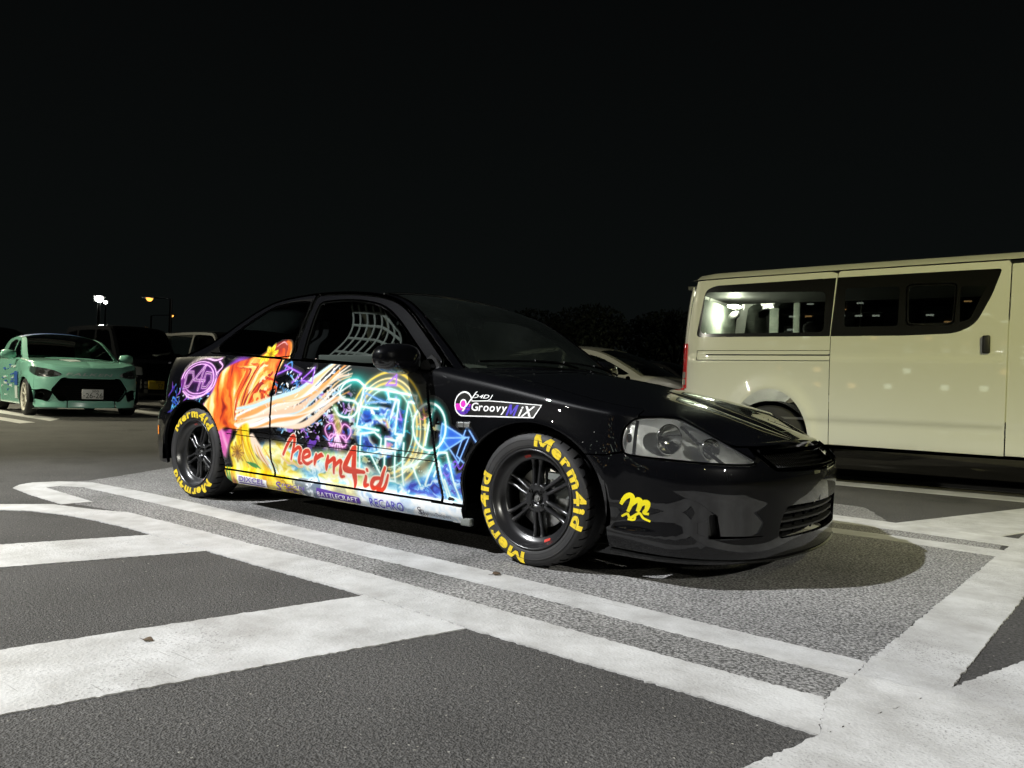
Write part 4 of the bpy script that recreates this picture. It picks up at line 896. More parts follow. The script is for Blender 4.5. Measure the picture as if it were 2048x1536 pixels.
# ------------------------------------------------------------------ the printed side: outlines in metres (x along the car, z up)
T = {
 'S': [[(1.593,.732),(1.521,.764),(1.443,.75),(1.406,.697),(1.448,.663),(1.526,.657),(1.56,.624),(1.517,.579),(1.425,.579),(1.376,.617)]],
 'E': [[(1.754,.718),(1.587,.725),(1.563,.573),(1.552,.533),(1.715,.521)],[(1.576,.633),(1.704,.625)]],
 'T': [[(1.76,.715),(1.774,.678),(1.839,.672)],[(1.76,.715),(1.958,.696),(1.96,.663),(1.909,.666),(1.887,.507),(1.829,.511),(1.845,.668)],[(1.822,.667),(1.796,.588)]],
 'O': [[(2.154,.562),(2.152,.534),(2.143,.508),(2.128,.484),(2.108,.466),(2.084,.453),(2.058,.448),(2.031,.45),(2.005,.459),(1.982,.475),(1.965,.496),(1.953,.522),(1.948,.551),(1.95,.579),(1.96,.607),(1.976,.63),(1.997,.648),(2.021,.66),(2.048,.665),(2.075,.662),(2.1,.652),(2.121,.636),(2.138,.615),(2.149,.589),(2.154,.562)],[(2.065,.64),(2.029,.472)]],
 'R': [[(1.575,.317),(1.585,.497),(1.685,.511),(1.735,.481),(1.726,.422),(1.659,.4),(1.731,.302)],[(1.59,.395),(1.665,.402)]],
 'I': [[(1.765,.483),(1.836,.479),(1.822,.282),(1.75,.283),(1.765,.483)]],
 'K': [[(1.889,.47),(1.875,.27)],[(2.058,.438),(1.95,.366),(1.988,.282)],[(1.883,.352),(1.961,.375)]],
 'A': [[(2.021,.285),(2.112,.442),(2.164,.446),(2.24,.235),(2.173,.246),(2.149,.321)],[(2.119,.396),(2.084,.331)],[(2.113,.404),(2.157,.245)]],
 'm': [[(.95,.347),(.999,.415),(1.043,.451),(1.052,.419),(1.019,.324)],[(1.032,.362),(1.083,.393),(1.106,.377),(1.087,.316),(1.117,.313)]],
 'e': [[(1.137,.342),(1.18,.359),(1.171,.381),(1.136,.37),(1.123,.332),(1.153,.312),(1.203,.33)]],
 'r': [[(1.237,.368),(1.218,.313)],[(1.231,.341),(1.272,.366),(1.293,.364)]],
 'mm': [[(1.334,.367),(1.31,.294)],[(1.329,.331),(1.376,.357),(1.383,.344),(1.366,.281)],[(1.378,.317),(1.423,.347),(1.437,.336),(1.42,.273),(1.447,.271)]],
 '4': [[(1.531,.421),(1.464,.325),(1.485,.309),(1.607,.307)],[(1.544,.426),(1.53,.313),(1.528,.227)]],
 'i': [[(1.615,.287),(1.598,.243),(1.629,.246)],[(1.629,.322),(1.634,.317)]],
 'd': [[(1.714,.288),(1.671,.279),(1.648,.248),(1.673,.233),(1.709,.262)],[(1.76,.342),(1.726,.281),(1.698,.228),(1.734,.236),(1.779,.31)]],
 'tri_p': [[(.893,.836),(1.063,.79),(.999,.741)],[(1.075,.756),(1.163,.824),(1.172,.741),(1.075,.756)],[(.827,.78),(.939,.816)],[(1.822,.685),(1.87,.579),(1.792,.594),(1.822,.685)],[(1.741,.743),(1.8,.793),(1.811,.745),(1.741,.743)]],
 'tri_b': [[(1.594,.703),(1.727,.664),(1.61,.65),(1.594,.703)],[(1.752,.707),(1.789,.66),(1.718,.663)]],
 'tri_roof': [[(-.005,.898),(.04,.988),(.17,.94),(.103,.89)]],
 'btri': [(2.132,.576),(2.274,.519),(2.112,.431)],
 'btri_o': [[(2.132,.576),(2.274,.519),(2.112,.431),(2.132,.576)],[(2.151,.511),(2.299,.523),(2.243,.405),(2.119,.521)],[(2.282,.576),(2.227,.436),(2.279,.409)],[(2.272,.576),(2.385,.47)]],
 'rain_c': [(1.769,.533)],
 'rain_e': [(1.756,.806),(2.009,.546),(1.507,.518),(1.781,.261)],
 'disc': [(.031,.746),(.025,.848),(.038,.638),(-.191,.743),(.242,.75)],
 'dj': [[(-.127,.688),(-.118,.788),(-.051,.788),(-.027,.746),(-.068,.698),(-.127,.688)],[(.07,.824),(-.012,.738),(.111,.736)],[(.077,.825),(.05,.677)],[(.092,.693),(.108,.786),(.171,.783),(.187,.741),(.141,.694),(.092,.693)],[(.24,.784),(.21,.704),(.177,.688)]],
 'sw': [[(-.176,.743),(-.128,.831),(.016,.875),(.159,.863),(.227,.875)],[(-.133,.664),(-.012,.625),(.116,.644),(.197,.703)],[(.233,.788),(.271,.826),(.215,.856)]],
 'arc_txt': [(-.164,.799),(-.092,.851),(.03,.883),(.199,.89)],
 'orange': [(.727,.977),(.822,.976),(.86,.92),(.868,.864),(.834,.752),(.782,.639),(.716,.637),(.683,.593),(.616,.475),(.504,.454),(.387,.463),(.295,.442),(.15,.564),(.226,.681),(.28,.796),(.403,.849),(.555,.886)],
 'purple': [(.3,.803),(.402,.875),(.505,.871),(.378,.826),(.302,.773),(.253,.682),(.217,.59),(.199,.665),(.249,.75)],
 'magenta': [(.232,.583),(.316,.526),(.374,.447),(.452,.466),(.431,.384),(.384,.284),(.326,.369),(.279,.479)],
 'peach': [[(.501,.513),(.673,.542),(.861,.586),(1.062,.607),(1.187,.652),(1.288,.708),(1.385,.768),(1.471,.801)]],
 'peach2': [[(.656,.413),(.708,.359),(.784,.288)]],
 'yellow': [(.528,.47),(.615,.497),(.631,.426),(.673,.335),(.773,.273),(.835,.222),(.884,.171),(.523,.135),(.44,.23),(.433,.354),(.481,.409)],
 'fl1': [(.665,.9),(.662,.957),(.761,.899)],
 'fl2': [(.501,.286),(.499,.33),(.577,.292)],
 'hib': [(1.41,.486),(1.407,.548),(1.509,.492)],
 'sphere': [(1.721,.513),(1.716,.622),(1.728,.372),(1.547,.503),(1.875,.522)],
 'wave': [(.725,.378),(.915,.41),(1.128,.378),(1.407,.399),(1.579,.369),(1.792,.287),(1.975,.32),(2.071,.377),(2.187,.41),(2.22,.351),(2.311,.352),(2.307,.208),(1.796,.197),(1.138,.197),(.463,.199),(.596,.29),(.73,.282)],
 'bwave': [(1.886,.272),(2.02,.317),(2.125,.381),(2.208,.404),(2.23,.352),(2.301,.351),(2.305,.261),(2.131,.234),(1.911,.242)],
 'm_logo': [[(3.04,.31),(3.056,.336),(3.075,.348),(3.086,.337),(3.079,.31),(3.066,.282)],[(3.076,.304),(3.1,.329),(3.113,.33),(3.114,.314),(3.104,.286)],[(3.109,.304),(3.127,.322),(3.143,.322),(3.138,.298),(3.128,.284),(3.147,.28)],[(3.041,.262),(3.064,.274),(3.075,.259),(3.11,.28),(3.126,.263),(3.153,.252)],[(3.064,.252),(3.089,.253),(3.096,.268)]],
 'gro_disc': [(2.251,.67),(2.248,.726),(2.198,.668)],
 'gro_bar': [(2.217,.686),(2.276,.685),(2.676,.68),(2.646,.625),(2.249,.614)],
 'gro_tone': [(2.329,.726),(2.248,.639)],
}
RES = .0034; LX0, LX1, LZ0, LZ1 = -.64, 2.46, .115, .99
gx = np.arange(LX0, LX1, RES); gz = np.arange(LZ0, LZ1, RES); GX, GZ = np.meshgrid(gx, gz)
CV = np.zeros(GX.shape+(3,))+.03; AL = np.zeros(GX.shape)
def vnoise(x, y, seed=0):
    r = np.random.default_rng(seed); T_ = r.random((64, 64)); xi, yi = np.floor(x).astype(int), np.floor(y).astype(int); fx, fy = x-xi, y-yi
    fx, fy = fx*fx*(3-2*fx), fy*fy*(3-2*fy); g = lambda a, b: T_[a % 64, b % 64]
    return (g(xi, yi)*(1-fx)+g(xi+1, yi)*fx)*(1-fy)+(g(xi, yi+1)*(1-fx)+g(xi+1, yi+1)*fx)*fy
def fbm(x, y, seed=0, o=4): return sum(vnoise(x*2**i, y*2**i, seed+i)*.5**i for i in range(o))/sum(.5**i for i in range(o))
def rgb(h): return np.array([int(h[i:i+2], 16)/255 for i in (0, 2, 4)])
def win(P, pad):
    P = np.array(P); a = np.searchsorted(gx, P[:, 0].min()-pad); b = np.searchsorted(gx, P[:, 0].max()+pad); c = np.searchsorted(gz, P[:, 1].min()-pad); d = np.searchsorted(gz, P[:, 1].max()+pad)
    return slice(c, d), slice(a, b)
def dpl(P, pad):
    P = np.array(P, float); w = win(P, pad); X, Z = GX[w], GZ[w]; best = np.full(X.shape, 1e9); tt = np.zeros(X.shape); n = len(P)-1
    for i in range(n):
        a, b = P[i], P[i+1]; e = b-a; L = max(e@e, 1e-12); t = np.clip(((X-a[0])*e[0]+(Z-a[1])*e[1])/L, 0, 1); d = np.hypot(X-a[0]-t*e[0], Z-a[1]-t*e[1]); k = d < best
        best = np.where(k, d, best); tt = np.where(k, (i+t)/n, tt)
    return w, best, tt
def over(w, m, col):
    m = np.clip(m, 0, 1); col = np.asarray(col); CV[w] = CV[w]*(1-m[..., None])+col*m[..., None]; AL[w] = np.maximum(AL[w], m)
def screen(w, m, col):
    m = np.clip(m, 0, 1)[..., None]*np.asarray(col); CV[w] = 1-(1-CV[w])*(1-m); AL[w] = np.maximum(AL[w], np.clip(m.max(-1)*3, 0, 1))
def stroke(P, wd, col, curve=True, glow=None, taper=None, soft=.0025, a=1., n=8):
    P = crom(P, n) if curve and len(P) > 2 else np.array(P, float)
    if glow:
        w, d, t = dpl(P, glow[0]*2.5); screen(w, np.exp(-(d/glow[0])**2)*glow[2], rgb(glow[1]))
    w, d, t = dpl(P, wd+.01); r = wd/2
    if taper is not None: r = r*np.interp(t, np.linspace(0, 1, len(taper)), taper)
    over(w, (1-sstep(r-soft*.5, r+soft, d))*a, rgb(col) if isinstance(col, str) else col)
def blob(P, soft=.004, curve=True):
    P = crom(P, 8, True) if curve else np.array(P, float); w = win(P, soft*3); X, Z = GX[w], GZ[w]; ins = inpoly(P, X, Z); d = ddist(P, X, Z)
    return w, np.where(ins, .5+.5*np.clip(d/soft, 0, 1), .5-.5*np.clip(d/soft, 0, 1))
def mixc(t, stops):
    t = np.clip(t, 0, 1); k = np.linspace(0, 1, len(stops)); S_ = np.array([rgb(s) for s in stops]); return np.stack([np.interp(t, k, S_[:, i]) for i in range(3)], -1)

# rainbow ring of light behind the lettering
cx_, cz_ = 1.765, .535; RX, RZ = .262, .272
w = (slice(None), slice(None)); rho = np.hypot((GX-cx_)/RX, (GZ-cz_)/RZ); ang = np.arctan2(GZ-cz_, GX-cx_)
vis = sstep(-1.75, -1.2, ang)*sstep(3.3, 2.6, ang)
screen(w, np.exp(-((rho-.86)/.20)**2)*.42*vis, rgb('b9c9a0')); screen(w, np.exp(-((rho-.62)/.2)**2)*.35*vis*sstep(-.4, .6, ang), rgb('58c8b0'))
for r_, c_, wd_ in ((1.0, 'f6d24a', .020), (.885, 'ffe9a0', .013), (.80, 'f2d060', .022), (.70, 'bff5e6', .014)):
    screen(w, np.exp(-((rho-r_)/(wd_*2.2))**2)*.5*vis, rgb('d8c070')); over(w, np.exp(-((rho-r_)/wd_)**4)*vis, rgb(c_))
screen(w, np.exp(-((GX-2.02)/.05)**2-((GZ-.36)/.09)**2)*.55, rgb('e8d890')); screen(w, np.exp(-((GX-1.5)/.12)**2-((GZ-.76)/.05)**2)*.7, rgb('30b8a8'))
# ball of water
c = T['sphere']; e = np.hypot((GX-c[0][0])/.172, (GZ-c[0][1])/.128)
st = fbm(GX*16+fbm(GX*9, GZ*9, 3)*5, GZ*34+fbm(GX*8, GZ*8, 5)*6, 11)
over(w, sstep(1.05, .93, e+(st-.5)*.18)*sstep(.30, .50, e+.25*(GZ-c[0][1])*8), mixc((st-.28)*2.2, ['1c2a78', '3a5cc0', '7aa8ea', 'd6ecfc', 'ffffff']))
# fine spray of water and colour across the door
w = (slice(None), slice(None)); fs = fbm(GX*30+fbm(GX*9, GZ*9, 90)*6, GZ*46+fbm(GX*7, GZ*11, 91)*7, 92); fc = fbm(GX*9, GZ*12, 93, 3)
reg = sstep(1., .55, np.hypot((GX-1.22)/.46, (GZ-.58)/.24)); over(w, sstep(.57, .63, fs)*reg*.9, mixc((fc-.25)*2, ['2a40b8', '3f8ce0', 'b8e4fa', 'ffffff', 'c890f0', '7a40d0']))
reg = sstep(1., .6, np.hypot((GX-1.82)/.42, (GZ-.47)/.30)); over(w, sstep(.60, .66, fbm(GX*26+fs*4, GZ*38, 95))*reg*.75, mixc((fbm(GX*8, GZ*10, 96, 3)-.25)*2, ['2050c8', '38c0c8', 'e8fff8', 'f0d060', 'f070c8', '6a40e0']))
# spray of droplets
r2 = np.random.default_rng(21)
for k in range(260):
    x = r2.uniform(.85, 1.45) if k < 190 else r2.uniform(-.30, .45); z = r2.normal(.66, .09) if k < 190 else r2.uniform(.54, .70)
    if not (.3 < z < .82): continue
    s_ = r2.uniform(.0025, .0075); P = [(x, z), (x+r2.normal(0, .012), z+r2.normal(0, .012))]; stroke(P, s_, ['e8f6ff', '9ad4f4', 'ffffff', '5aa0e0'][k % 4], False)
for k in range(26):
    x = r2.uniform(.90, 1.30); z = r2.normal(.68, .07); P = [(x, z), (x+r2.normal(.02, .03), z+r2.normal(0, .03)), (x+r2.normal(.05, .04), z+r2.normal(.01, .04))]; stroke(P, .010, ['4a90d8', 'a8dcf4', '2a60b0'][k % 3], True, taper=[.3, 1, .2])
for k in range(34):
    x = r2.uniform(-.34, .30); z = r2.uniform(.53, .68)-.1*abs(x); P = [(x, z), (x+r2.normal(.03, .03), z+r2.normal(.02, .03)), (x+r2.normal(.06, .03), z+r2.normal(.03, .04))]; stroke(P, .012, ['2a50c8', '5090e8', '60c0e8', '3a30a0', '8a4ac0'][k % 5], True, taper=[.2, 1, .2])
# pool of water along the lower side
f1 = fbm(GX*7+fbm(GX*6, GZ*6, 8)*3, GZ*12+fbm(GX*5, GZ*5, 9)*3, 31); f2 = fbm(GX*22+f1*6, GZ*30, 41)
w, m = blob(T['wave'], .02); X, Z = GX[w], GZ[w]
base = mixc((f2[w]-.25)*1.9, ['4f9cc8', '8ccbe2', 'c4e8f2', 'eefafc', 'ffffff']); yel = mixc((f2[w]-.2)*1.8, ['d8b818', 'f0dc50', 'f6ee98', 'fbf8d8'])
ky = sstep(.45, .62, f1[w]+.10*np.sin(X*9))*sstep(1.75, 1.45, X); base = base*(1-ky[..., None])+yel*ky[..., None]
kg = sstep(.10, .0, np.hypot((X-1.30)/1.3, (Z-.375)/.55)); base = base*(1-.8*kg[..., None])+rgb('8cc850')*.8*kg[..., None]
teal = sstep(1.45, 1.7, X)*sstep(.30, .42, Z); base = base*(1-.75*teal[..., None])+mixc((f2[w]-.2)*1.6, ['0a3c38', '1f8478', '58c8b4', 'a8ecd8'])*.75*teal[..., None]
over(w, m, base)
w, m = blob(T['bwave'], .012); over(w, m, mixc((fbm(GX*14+f1*8, GZ*40+f1*10, 51)[w]-.22)*1.9, ['141c78', '2a3cc0', '3f74e0', '6aa8f0', 'd8ecff']))
for k in range(16):
    x = r2.uniform(2.12, 2.26); z = r2.uniform(.26, .40); stroke([(x, z), (x+.02, z+r2.normal(.0, .012)), (x+.05, z+r2.normal(0, .02))], .008, ['4a30c0', '7a50e0', '2a40c0'][k % 3], True, taper=[.3, 1, .3])
# sill: pale water forward, gold and leaf green aft
w = (slice(0, int((.232-LZ0)/RES)), slice(None)); X, Z = GX[w], GZ[w]
sill = mixc((f2[w]-.2)*1.7, ['a8c8e8', 'd2e4f6', 'eef6fc', 'ffffff']); gold = mixc((f2[w]-.25)*1.9, ['b88a10', 'e8c020', 'f6e040', 'fbf0a0'])
kg = sstep(.52, .34, np.abs(X-.62)+.25*(f1[w]-.5)) + sstep(.16, .08, np.abs(X-1.42)+.3*(f1[w]-.5))*.4; kg = np.clip(kg, 0, 1); sill = sill*(1-kg[..., None])+gold*kg[..., None]
kd = sstep(.14, .07, np.abs(X-.62)+.5*(f2[w]-.5))+sstep(.10, .04, np.abs(X-1.12)+.5*(f2[w]-.5)); kd = np.clip(kd, 0, 1)*.45; sill = sill*(1-kd[..., None])+rgb('1c2430')*kd[..., None]
over(w, np.ones_like(X)*sstep(.30, .34, X), sill)
for k, c_ in enumerate(('2f8a3a', '5aa838', 'e8a820', 'c86820')): stroke([(.375+.022*k, .13), (.395+.022*k, .175), (.388+.025*k, .23)], .020, c_, True, taper=[1, .8, .4])
# warm ribbons that sweep up from the wheel (the figure printed there is left out: only its colours stay, as plain ribbons of colour)
w, m = blob(T['purple'], .02); screen(w, m*.95, rgb('9a3ad8')); 
w, m = blob(T['magenta'], .012); over(w, m*.95, mixc((fbm(GX*18+GZ*9, GZ*6, 61)[w]-.2)*1.7, ['3a1030', 'b83a98', 'e86ab8', 'f8a8d8']))
w, m = blob(T['orange'], .008)
X, Z = GX[w], GZ[w]; fl = fbm((X*.5+Z*.12)*34+fbm(X*6, Z*6, 70)*2.6, (Z-X*.3)*4, 71)
over(w, m, mixc((fl-.18)*1.75, ['8a2020', 'd84a20', 'f07828', 'f8a848', 'fbd888', 'f8e8c0']))
oc = np.array(T['orange']).mean(0)
for k in range(34):
    t0 = k/33; x0 = oc[0]+.33*math.cos(2.3-3.3*t0)*r2.uniform(.6, 1.); z0 = oc[1]+.17*math.sin(2.3-3.3*t0)*r2.uniform(.6, 1.)
    P = [(oc[0]-.12+.2*t0, oc[1]-.20), (oc[0]-.10+.30*t0+r2.normal(0, .02), oc[1]-.06), (x0*.5+.5*(oc[0]+.1)+r2.normal(0, .03), z0*.6+.4*oc[1]+.03), (x0, z0)]
    stroke(P, r2.uniform(.008, .024), ['c83020', 'f08030', 'f8b050', 'a02828', 'f6d070', 'e85a28', 'fbe6b8'][k % 7], True, taper=[.2, .9, 1, .15], a=.9)
for k in range(16):       # streams of peach, cream and orange light that fan out forward
    o = (k-7.5)*.0075; P = np.array(T['peach'][0]); tt_ = np.linspace(0, 1, len(P)); P = P+np.c_[r2.normal(0, .012)+0*tt_, o*(1.0+1.6*tt_)+.016*np.sin(tt_*9+k)]
    stroke(P, .017+.006*(k % 3), ['f0c8a8', 'f8dcc0', 'fbeedd', 'f6a860', 'fffaf4', 'fbeee0', 'f8c890', 'c8e8f4'][k % 8], True, taper=[.5, 1, 1.2, 1.0, .7, .35, .1], soft=.008)
for k in range(40):
    t0 = r2.uniform(.2, .8); Pp = crom(T['peach'][0], 10); q = Pp[int(t0*(len(Pp)-1))]+r2.normal(0, .028, 2); stroke([q, q+r2.normal(0, .016, 2)], r2.uniform(.002, .005), ['ffffff', 'c8e4f4', 'f8e0c8', '9ac8e8'][k % 4], False, a=.8)
stroke(T['peach2'][0], .07, 'f6dcc4', True, taper=[.8, 1, .5], soft=.01)
w, m = blob(T['yellow'], .008); X, Z = GX[w], GZ[w]; fl = fbm((X+Z*.25)*26+fbm(X*7, Z*7, 80)*1.5, Z*5, 81)
over(w, m, mixc((fl-.2)*1.8, ['b06a10', 'e0a010', 'f4d018', 'f8e840', 'fbf4a8']))
for k in range(9): stroke([(.53+.03*k, .40-.004*k), (.55+.032*k, .33), (.60+.036*k, .24)], .008, ['c87818', 'f8f090', 'e8b020'][k % 3], True, taper=[.2, 1, .3])
def flower(c, r, cols, n=6, rot=0.):
    c = np.array(c); k_ = .62
    for ring, rr in ((0, 1.), (1, .68)):
        for i in range(n):
            a = rot+2*math.pi*(i+.5*ring)/n; d = np.array([math.cos(a)/1.0, math.sin(a)*.9]); e = np.array([-d[1], d[0]])
            P = [c+d*r*.15, c+d*r*.55*rr+e*r*.26*rr, c+d*r*rr, c+d*r*.55*rr-e*r*.26*rr]; w, m = blob(P, .004); over(w, m, mixc(np.hypot(GX[w]-c[0], GZ[w]-c[1])/r, cols)); stroke([P[0], P[2]], .003, cols[0], False)
    stroke([c, c+[.001, .001]], r*.3, cols[0], False)
flower((.665, .902), .072, ['a07008', 'f0d010', 'fcf050', 'f8e020'], 6, .3); flower((.505, .325), .068, ['7a4a10', 'c89020', 'e8c040', 'b87818'], 7)
stroke([(.70, .93), (.76, .955), (.80, .94), (.815, .89)], .035, '9a3828', True, taper=[.5, 1, .8, .3]); stroke([(.70, .945), (.755, .972), (.80, .955)], .008, 'e0a0a0', True, taper=[.3, 1, .3])
for x in (.58, .62): stroke([(x, .275), (x+.05, .262), (x+.10, .245)], .020, '2f8a3a', True, taper=[.2, 1, .1])
# pink neon blossom
c = np.array(T['hib'][0])
for i in range(5):
    a = .3+2*math.pi*i/5; d = np.array([math.cos(a)*1.15, math.sin(a)*.75]); e = np.array([-d[1], d[0]]); P = [c+d*.012, c+d*.05+e*.036, c+d*.088+e*.012, c+d*.088-e*.012, c+d*.05-e*.036, c+d*.012]; stroke(P, .0055, 'f8b8f0', True, glow=(.014, 'e050d0', .55))
for a in np.linspace(4.1, 5.3, 5): stroke([c, c+[.07*math.cos(a), .08*math.sin(a)]], .004, 'ffe0f8', False, glow=(.01, 'f070d0', .5))
stroke([c+[-.02, .09], c+[.01, .02], c+[-.03, .13]], .03, 'd8cc60', True, a=.7, soft=.02)
# neon triangles
for P in T['tri_p']: stroke(P, .006, 'b070f0', False, glow=(.012, '8030d8', .6))
for P in T['tri_b']+T['tri_roof']: stroke(P, .0055, '80b8ff', False, glow=(.012, '2858e0', .6))
w, m = blob(T['btri'], .004, False); over(w, m, rgb('2f62d8'))
for P in T['btri_o']: stroke(P, .0055, '90c4ff', False, glow=(.010, '2858e0', .5))
# neon lettering
for k in 'SETORIKA':
    for P in T[k]: stroke(P, .0100, 'eafffb', k in 'SO', glow=(.018, '2fd0c4', .7), n=5)
# round logo at the tail
c = np.array(T['disc'][0]); e = np.hypot((GX-c[0])/.205, (GZ-c[1])/.108); w = (slice(None), slice(None))
over(w, sstep(1.03, .97, e)*.9, mixc(.5+(GX-c[0])*2, ['2a1038', '1a0a20', '3a1850', '281040']))
for r_ in (1.0, .86):
    over(w, np.exp(-((e-r_)/.028)**4)*sstep(-2.9, -2.4, np.arctan2(GZ-c[1], GX-c[0])), rgb('f0b8ec')); screen(w, np.exp(-((e-r_)/.07)**2)*.5, rgb('b040c8'))
for P in T['dj']: stroke(P, .013, 'f4c8f0', False, glow=(.016, 'b848d0', .6)); stroke(P, .005, '3a1048', False)
for P in T['sw']: stroke(P, .008, 'f2c0ee', True, glow=(.012, 'c050d8', .5))
P = np.array(T['arc_txt']); stroke(P, .020, 'a8a090', True, soft=.006, a=.75)
for k in range(22):
    q = crom(P, 10); q = q[int((k+.5)/22*(len(q)-1))]; stroke([q-[.0, .007], q+[.002, .007]], .0035, '302c28', False)
# brush word
for k in ('m', 'e', 'r', 'mm', '4', 'i', 'd'):
    for P in T[k]: stroke(P, .044 if k == '4' else .034, 'f8e8d0', True, soft=.003, taper=[.8, 1, 1, .8])
    for P in T[k]: stroke(P, .033 if k == '4' else .023, mixc(np.array(.4), ['c82818', 'e0502c'])+0, True, taper=[.7, 1, 1.1, .5])
# under-scribble of the word
for P in ([(.93, .335), (.99, .300), (1.03, .308), (1.07, .290), (1.11, .292)],): stroke(P, .012, 'f0c890', True)
# the two seams of the side moulding
for dz in (.0, -.030):
    xx = np.linspace(2.09, .845, 40); P, N = Body(1)(xx, .452-.017*(xx-.83)+dz); g = Geo(); g.tube(P+N*.0018, .0022, 5); g.build('moulding_seam', 'black_trim', DOOR_R)
    xx = np.linspace(.815, .40, 14); P, N = Body(1)(xx, .452-.017*(xx-.83)+dz); g = Geo(); g.tube(P+N*.0018, .0022, 5); g.build('moulding_seam', 'black_trim', QUA_R)
CV *= .93
LIN = np.where(CV <= .04045, CV/12.92, ((np.clip(CV, 0, 1)+.055)/1.055)**2.4)
def sheet(name, surf, poly, parent, off=.0022, holes=()):
    w = win(poly, RES); X, Z = GX[w], GZ[w]; ny, nx = X.shape
    ok = inpoly(np.array(poly), X.ravel(), Z.ravel()).reshape(X.shape)
    for h in holes: ok &= ~inpoly(np.array(h), X.ravel(), Z.ravel()).reshape(X.shape)
    a = AL[w]; q = ok[:-1, :-1] & ok[1:, :-1] & ok[:-1, 1:] & ok[1:, 1:] & (np.maximum(np.maximum(a[:-1, :-1], a[1:, :-1]), np.maximum(a[:-1, 1:], a[1:, 1:])) > .03)
    I = np.arange(ny*nx).reshape(ny, nx); Q = np.stack([I[:-1, :-1][q], I[:-1, 1:][q], I[1:, 1:][q], I[1:, :-1][q]], -1)
    used, inv = np.unique(Q, return_inverse=True); Q = inv.reshape(-1, 4)
    P, N = surf(X.ravel()[used], Z.ravel()[used]); P = P+N*off
    me = bpy.data.meshes.new(name); me.from_pydata(P, [], Q); me.update(); me.polygons.foreach_set('use_smooth', [True]*len(me.polygons))
    ca = me.color_attributes.new('print', 'FLOAT_COLOR', 'POINT'); cc = np.ones((len(used), 4)); cc[:, :3] = LIN[w].reshape(-1, 3)[used]; ca.data.foreach_set('color', cc.ravel())
    me.normals_split_custom_set_from_vertices([tuple(n) for n in N]); me.materials.append(MATS['printed_vinyl'])
    ob = bpy.data.objects.new(name, me); COL.objects.link(ob); ob.parent = parent; return ob
BR = Body(1)
lip_ = [(XR+(AA+.008)*math.cos(a), ZW+(AB+.008)*math.sin(a)) for a in np.linspace(0, 2*math.pi, 50)]
lipf = [(XF+(AA+.008)*math.cos(a), ZW+(AB+.008)*math.sin(a)) for a in np.linspace(0, 2*math.pi, 50)]
sheet('printed_wrap', BR, PANEL['quarter'], QUA_R, holes=[lip_]); sheet('printed_wrap', BR, PANEL['door'], DOOR_R); sheet('printed_wrap', BR, PANEL['fender'], FEN_R, holes=[lipf])
sheet('printed_wrap', BR, PANEL['skirt'], SKI_R, off=.0060); sheet('printed_wrap', Side(1), [(.30, .888), (.868, .866), (.868, 1.0), (.30, 1.0)], QUA_R, off=.0025)
# lettering on the sill
def word(txt, x0, x1, z0, z1, m, parent, bold=.0, shear=0., off=.0115, surf=BR, name='sill_lettering', slope=0.):
    V, F = text2d(txt, 1., bold, shear, 1., .3); V = fit(V, x0, x1, z0, z1); V[:, 1] += (V[:, 0]-x0)*slope; g = Geo(); decal(g, surf, V, F, off); return g.build(name, m, parent)
def tile(P, m, off, parent, name='sticker_backing', surf=BR, d=.03):
    g = Geo(); patch(g, surf, P, (), d, off=off, edge=0); return g.build(name, m, parent)
tile([(.483, .143), (.775, .146), (.79, .188), (.50, .196)], 'white_vinyl', .0090, SKI_R)
word('DIXCEL', .510, .765, .162, .190, 'purple_vinyl', SKI_R, .004, .2); tile([(.50, .150), (.765, .152), (.767, .157), (.502, .156)], 'purple_vinyl', .0112, SKI_R, 'sticker_stripe')
word('S', .872, .925, .148, .193, 'purple_vinyl', SKI_R, .006, .2); word('POON', .930, 1.135, .168, .188, 'purple_vinyl', SKI_R, .006, .2); word('SPORTS', .955, 1.12, .150, .162, 'purple_vinyl', SKI_R, .0, .2)
tile(rpoly([(1.222, .148), (1.565, .147), (1.57, .178), (1.235, .194)], .006), 'purple_vinyl', .0090, SKI_R); word('BATTLECRAFT', 1.236, 1.556, .154, .176, 'white_vinyl', SKI_R, .0, .1)
word('RECARO', 1.646, 1.882, .148, .187, 'violet_vinyl', SKI_R, .006)
word('S', 1.975, 2.00, .150, .182, 'ink_vinyl', SKI_R); word('akata Designers', 2.03, 2.18, .148, .166, 'ink_vinyl', SKI_R); word('Sh', 1.985, 2.03, .144, .170, 'ink_vinyl', SKI_R)
# sticker on the front wing
c = np.array(T['gro_disc'][0]); circ = [c+[.053*math.cos(a), .056*math.sin(a)] for a in np.linspace(0, 2*math.pi, 36, endpoint=False)]
def at(P): return np.array(P)
bar = np.array([(2.25, .684), (2.40, .690), (2.676, .680), (2.646, .624), (2.25, .614)])
tile(at(circ), 'white_vinyl', .0014, FEN_R, d=.02); tile(bar, 'white_vinyl', .0015, FEN_R, d=.02)
tile([c+(p-c)*.88 for p in circ], 'black_vinyl', .0020, FEN_R, d=.02); cb = bar.mean(0); tile([cb+(p-cb)*np.array([.975, .87]) for p in bar], 'black_vinyl', .0021, FEN_R, d=.02)
mat('magenta_vinyl', (.62, .03, .45), .35)
low = [c+[.046*math.cos(a), .049*math.sin(a)] for a in np.linspace(math.pi*1.0, 2*math.pi, 18)]; tile(low, 'magenta_vinyl', .0026, FEN_R, d=.02)
low = [c+[.046*math.cos(a), .049*math.sin(a)] for a in np.linspace(math.pi*1.2, 1.8*math.pi, 14)]; tile(low, 'purple_vinyl', .0031, FEN_R, d=.02)
ring = [c+[.020*math.cos(a), .021*math.sin(a)] for a in np.linspace(0, 2*math.pi, 20, endpoint=False)]; tile(ring, 'white_vinyl', .0035, FEN_R, d=.02); tile([c+(p-c)*.72 for p in ring], 'magenta_vinyl', .0039, FEN_R, d=.02)
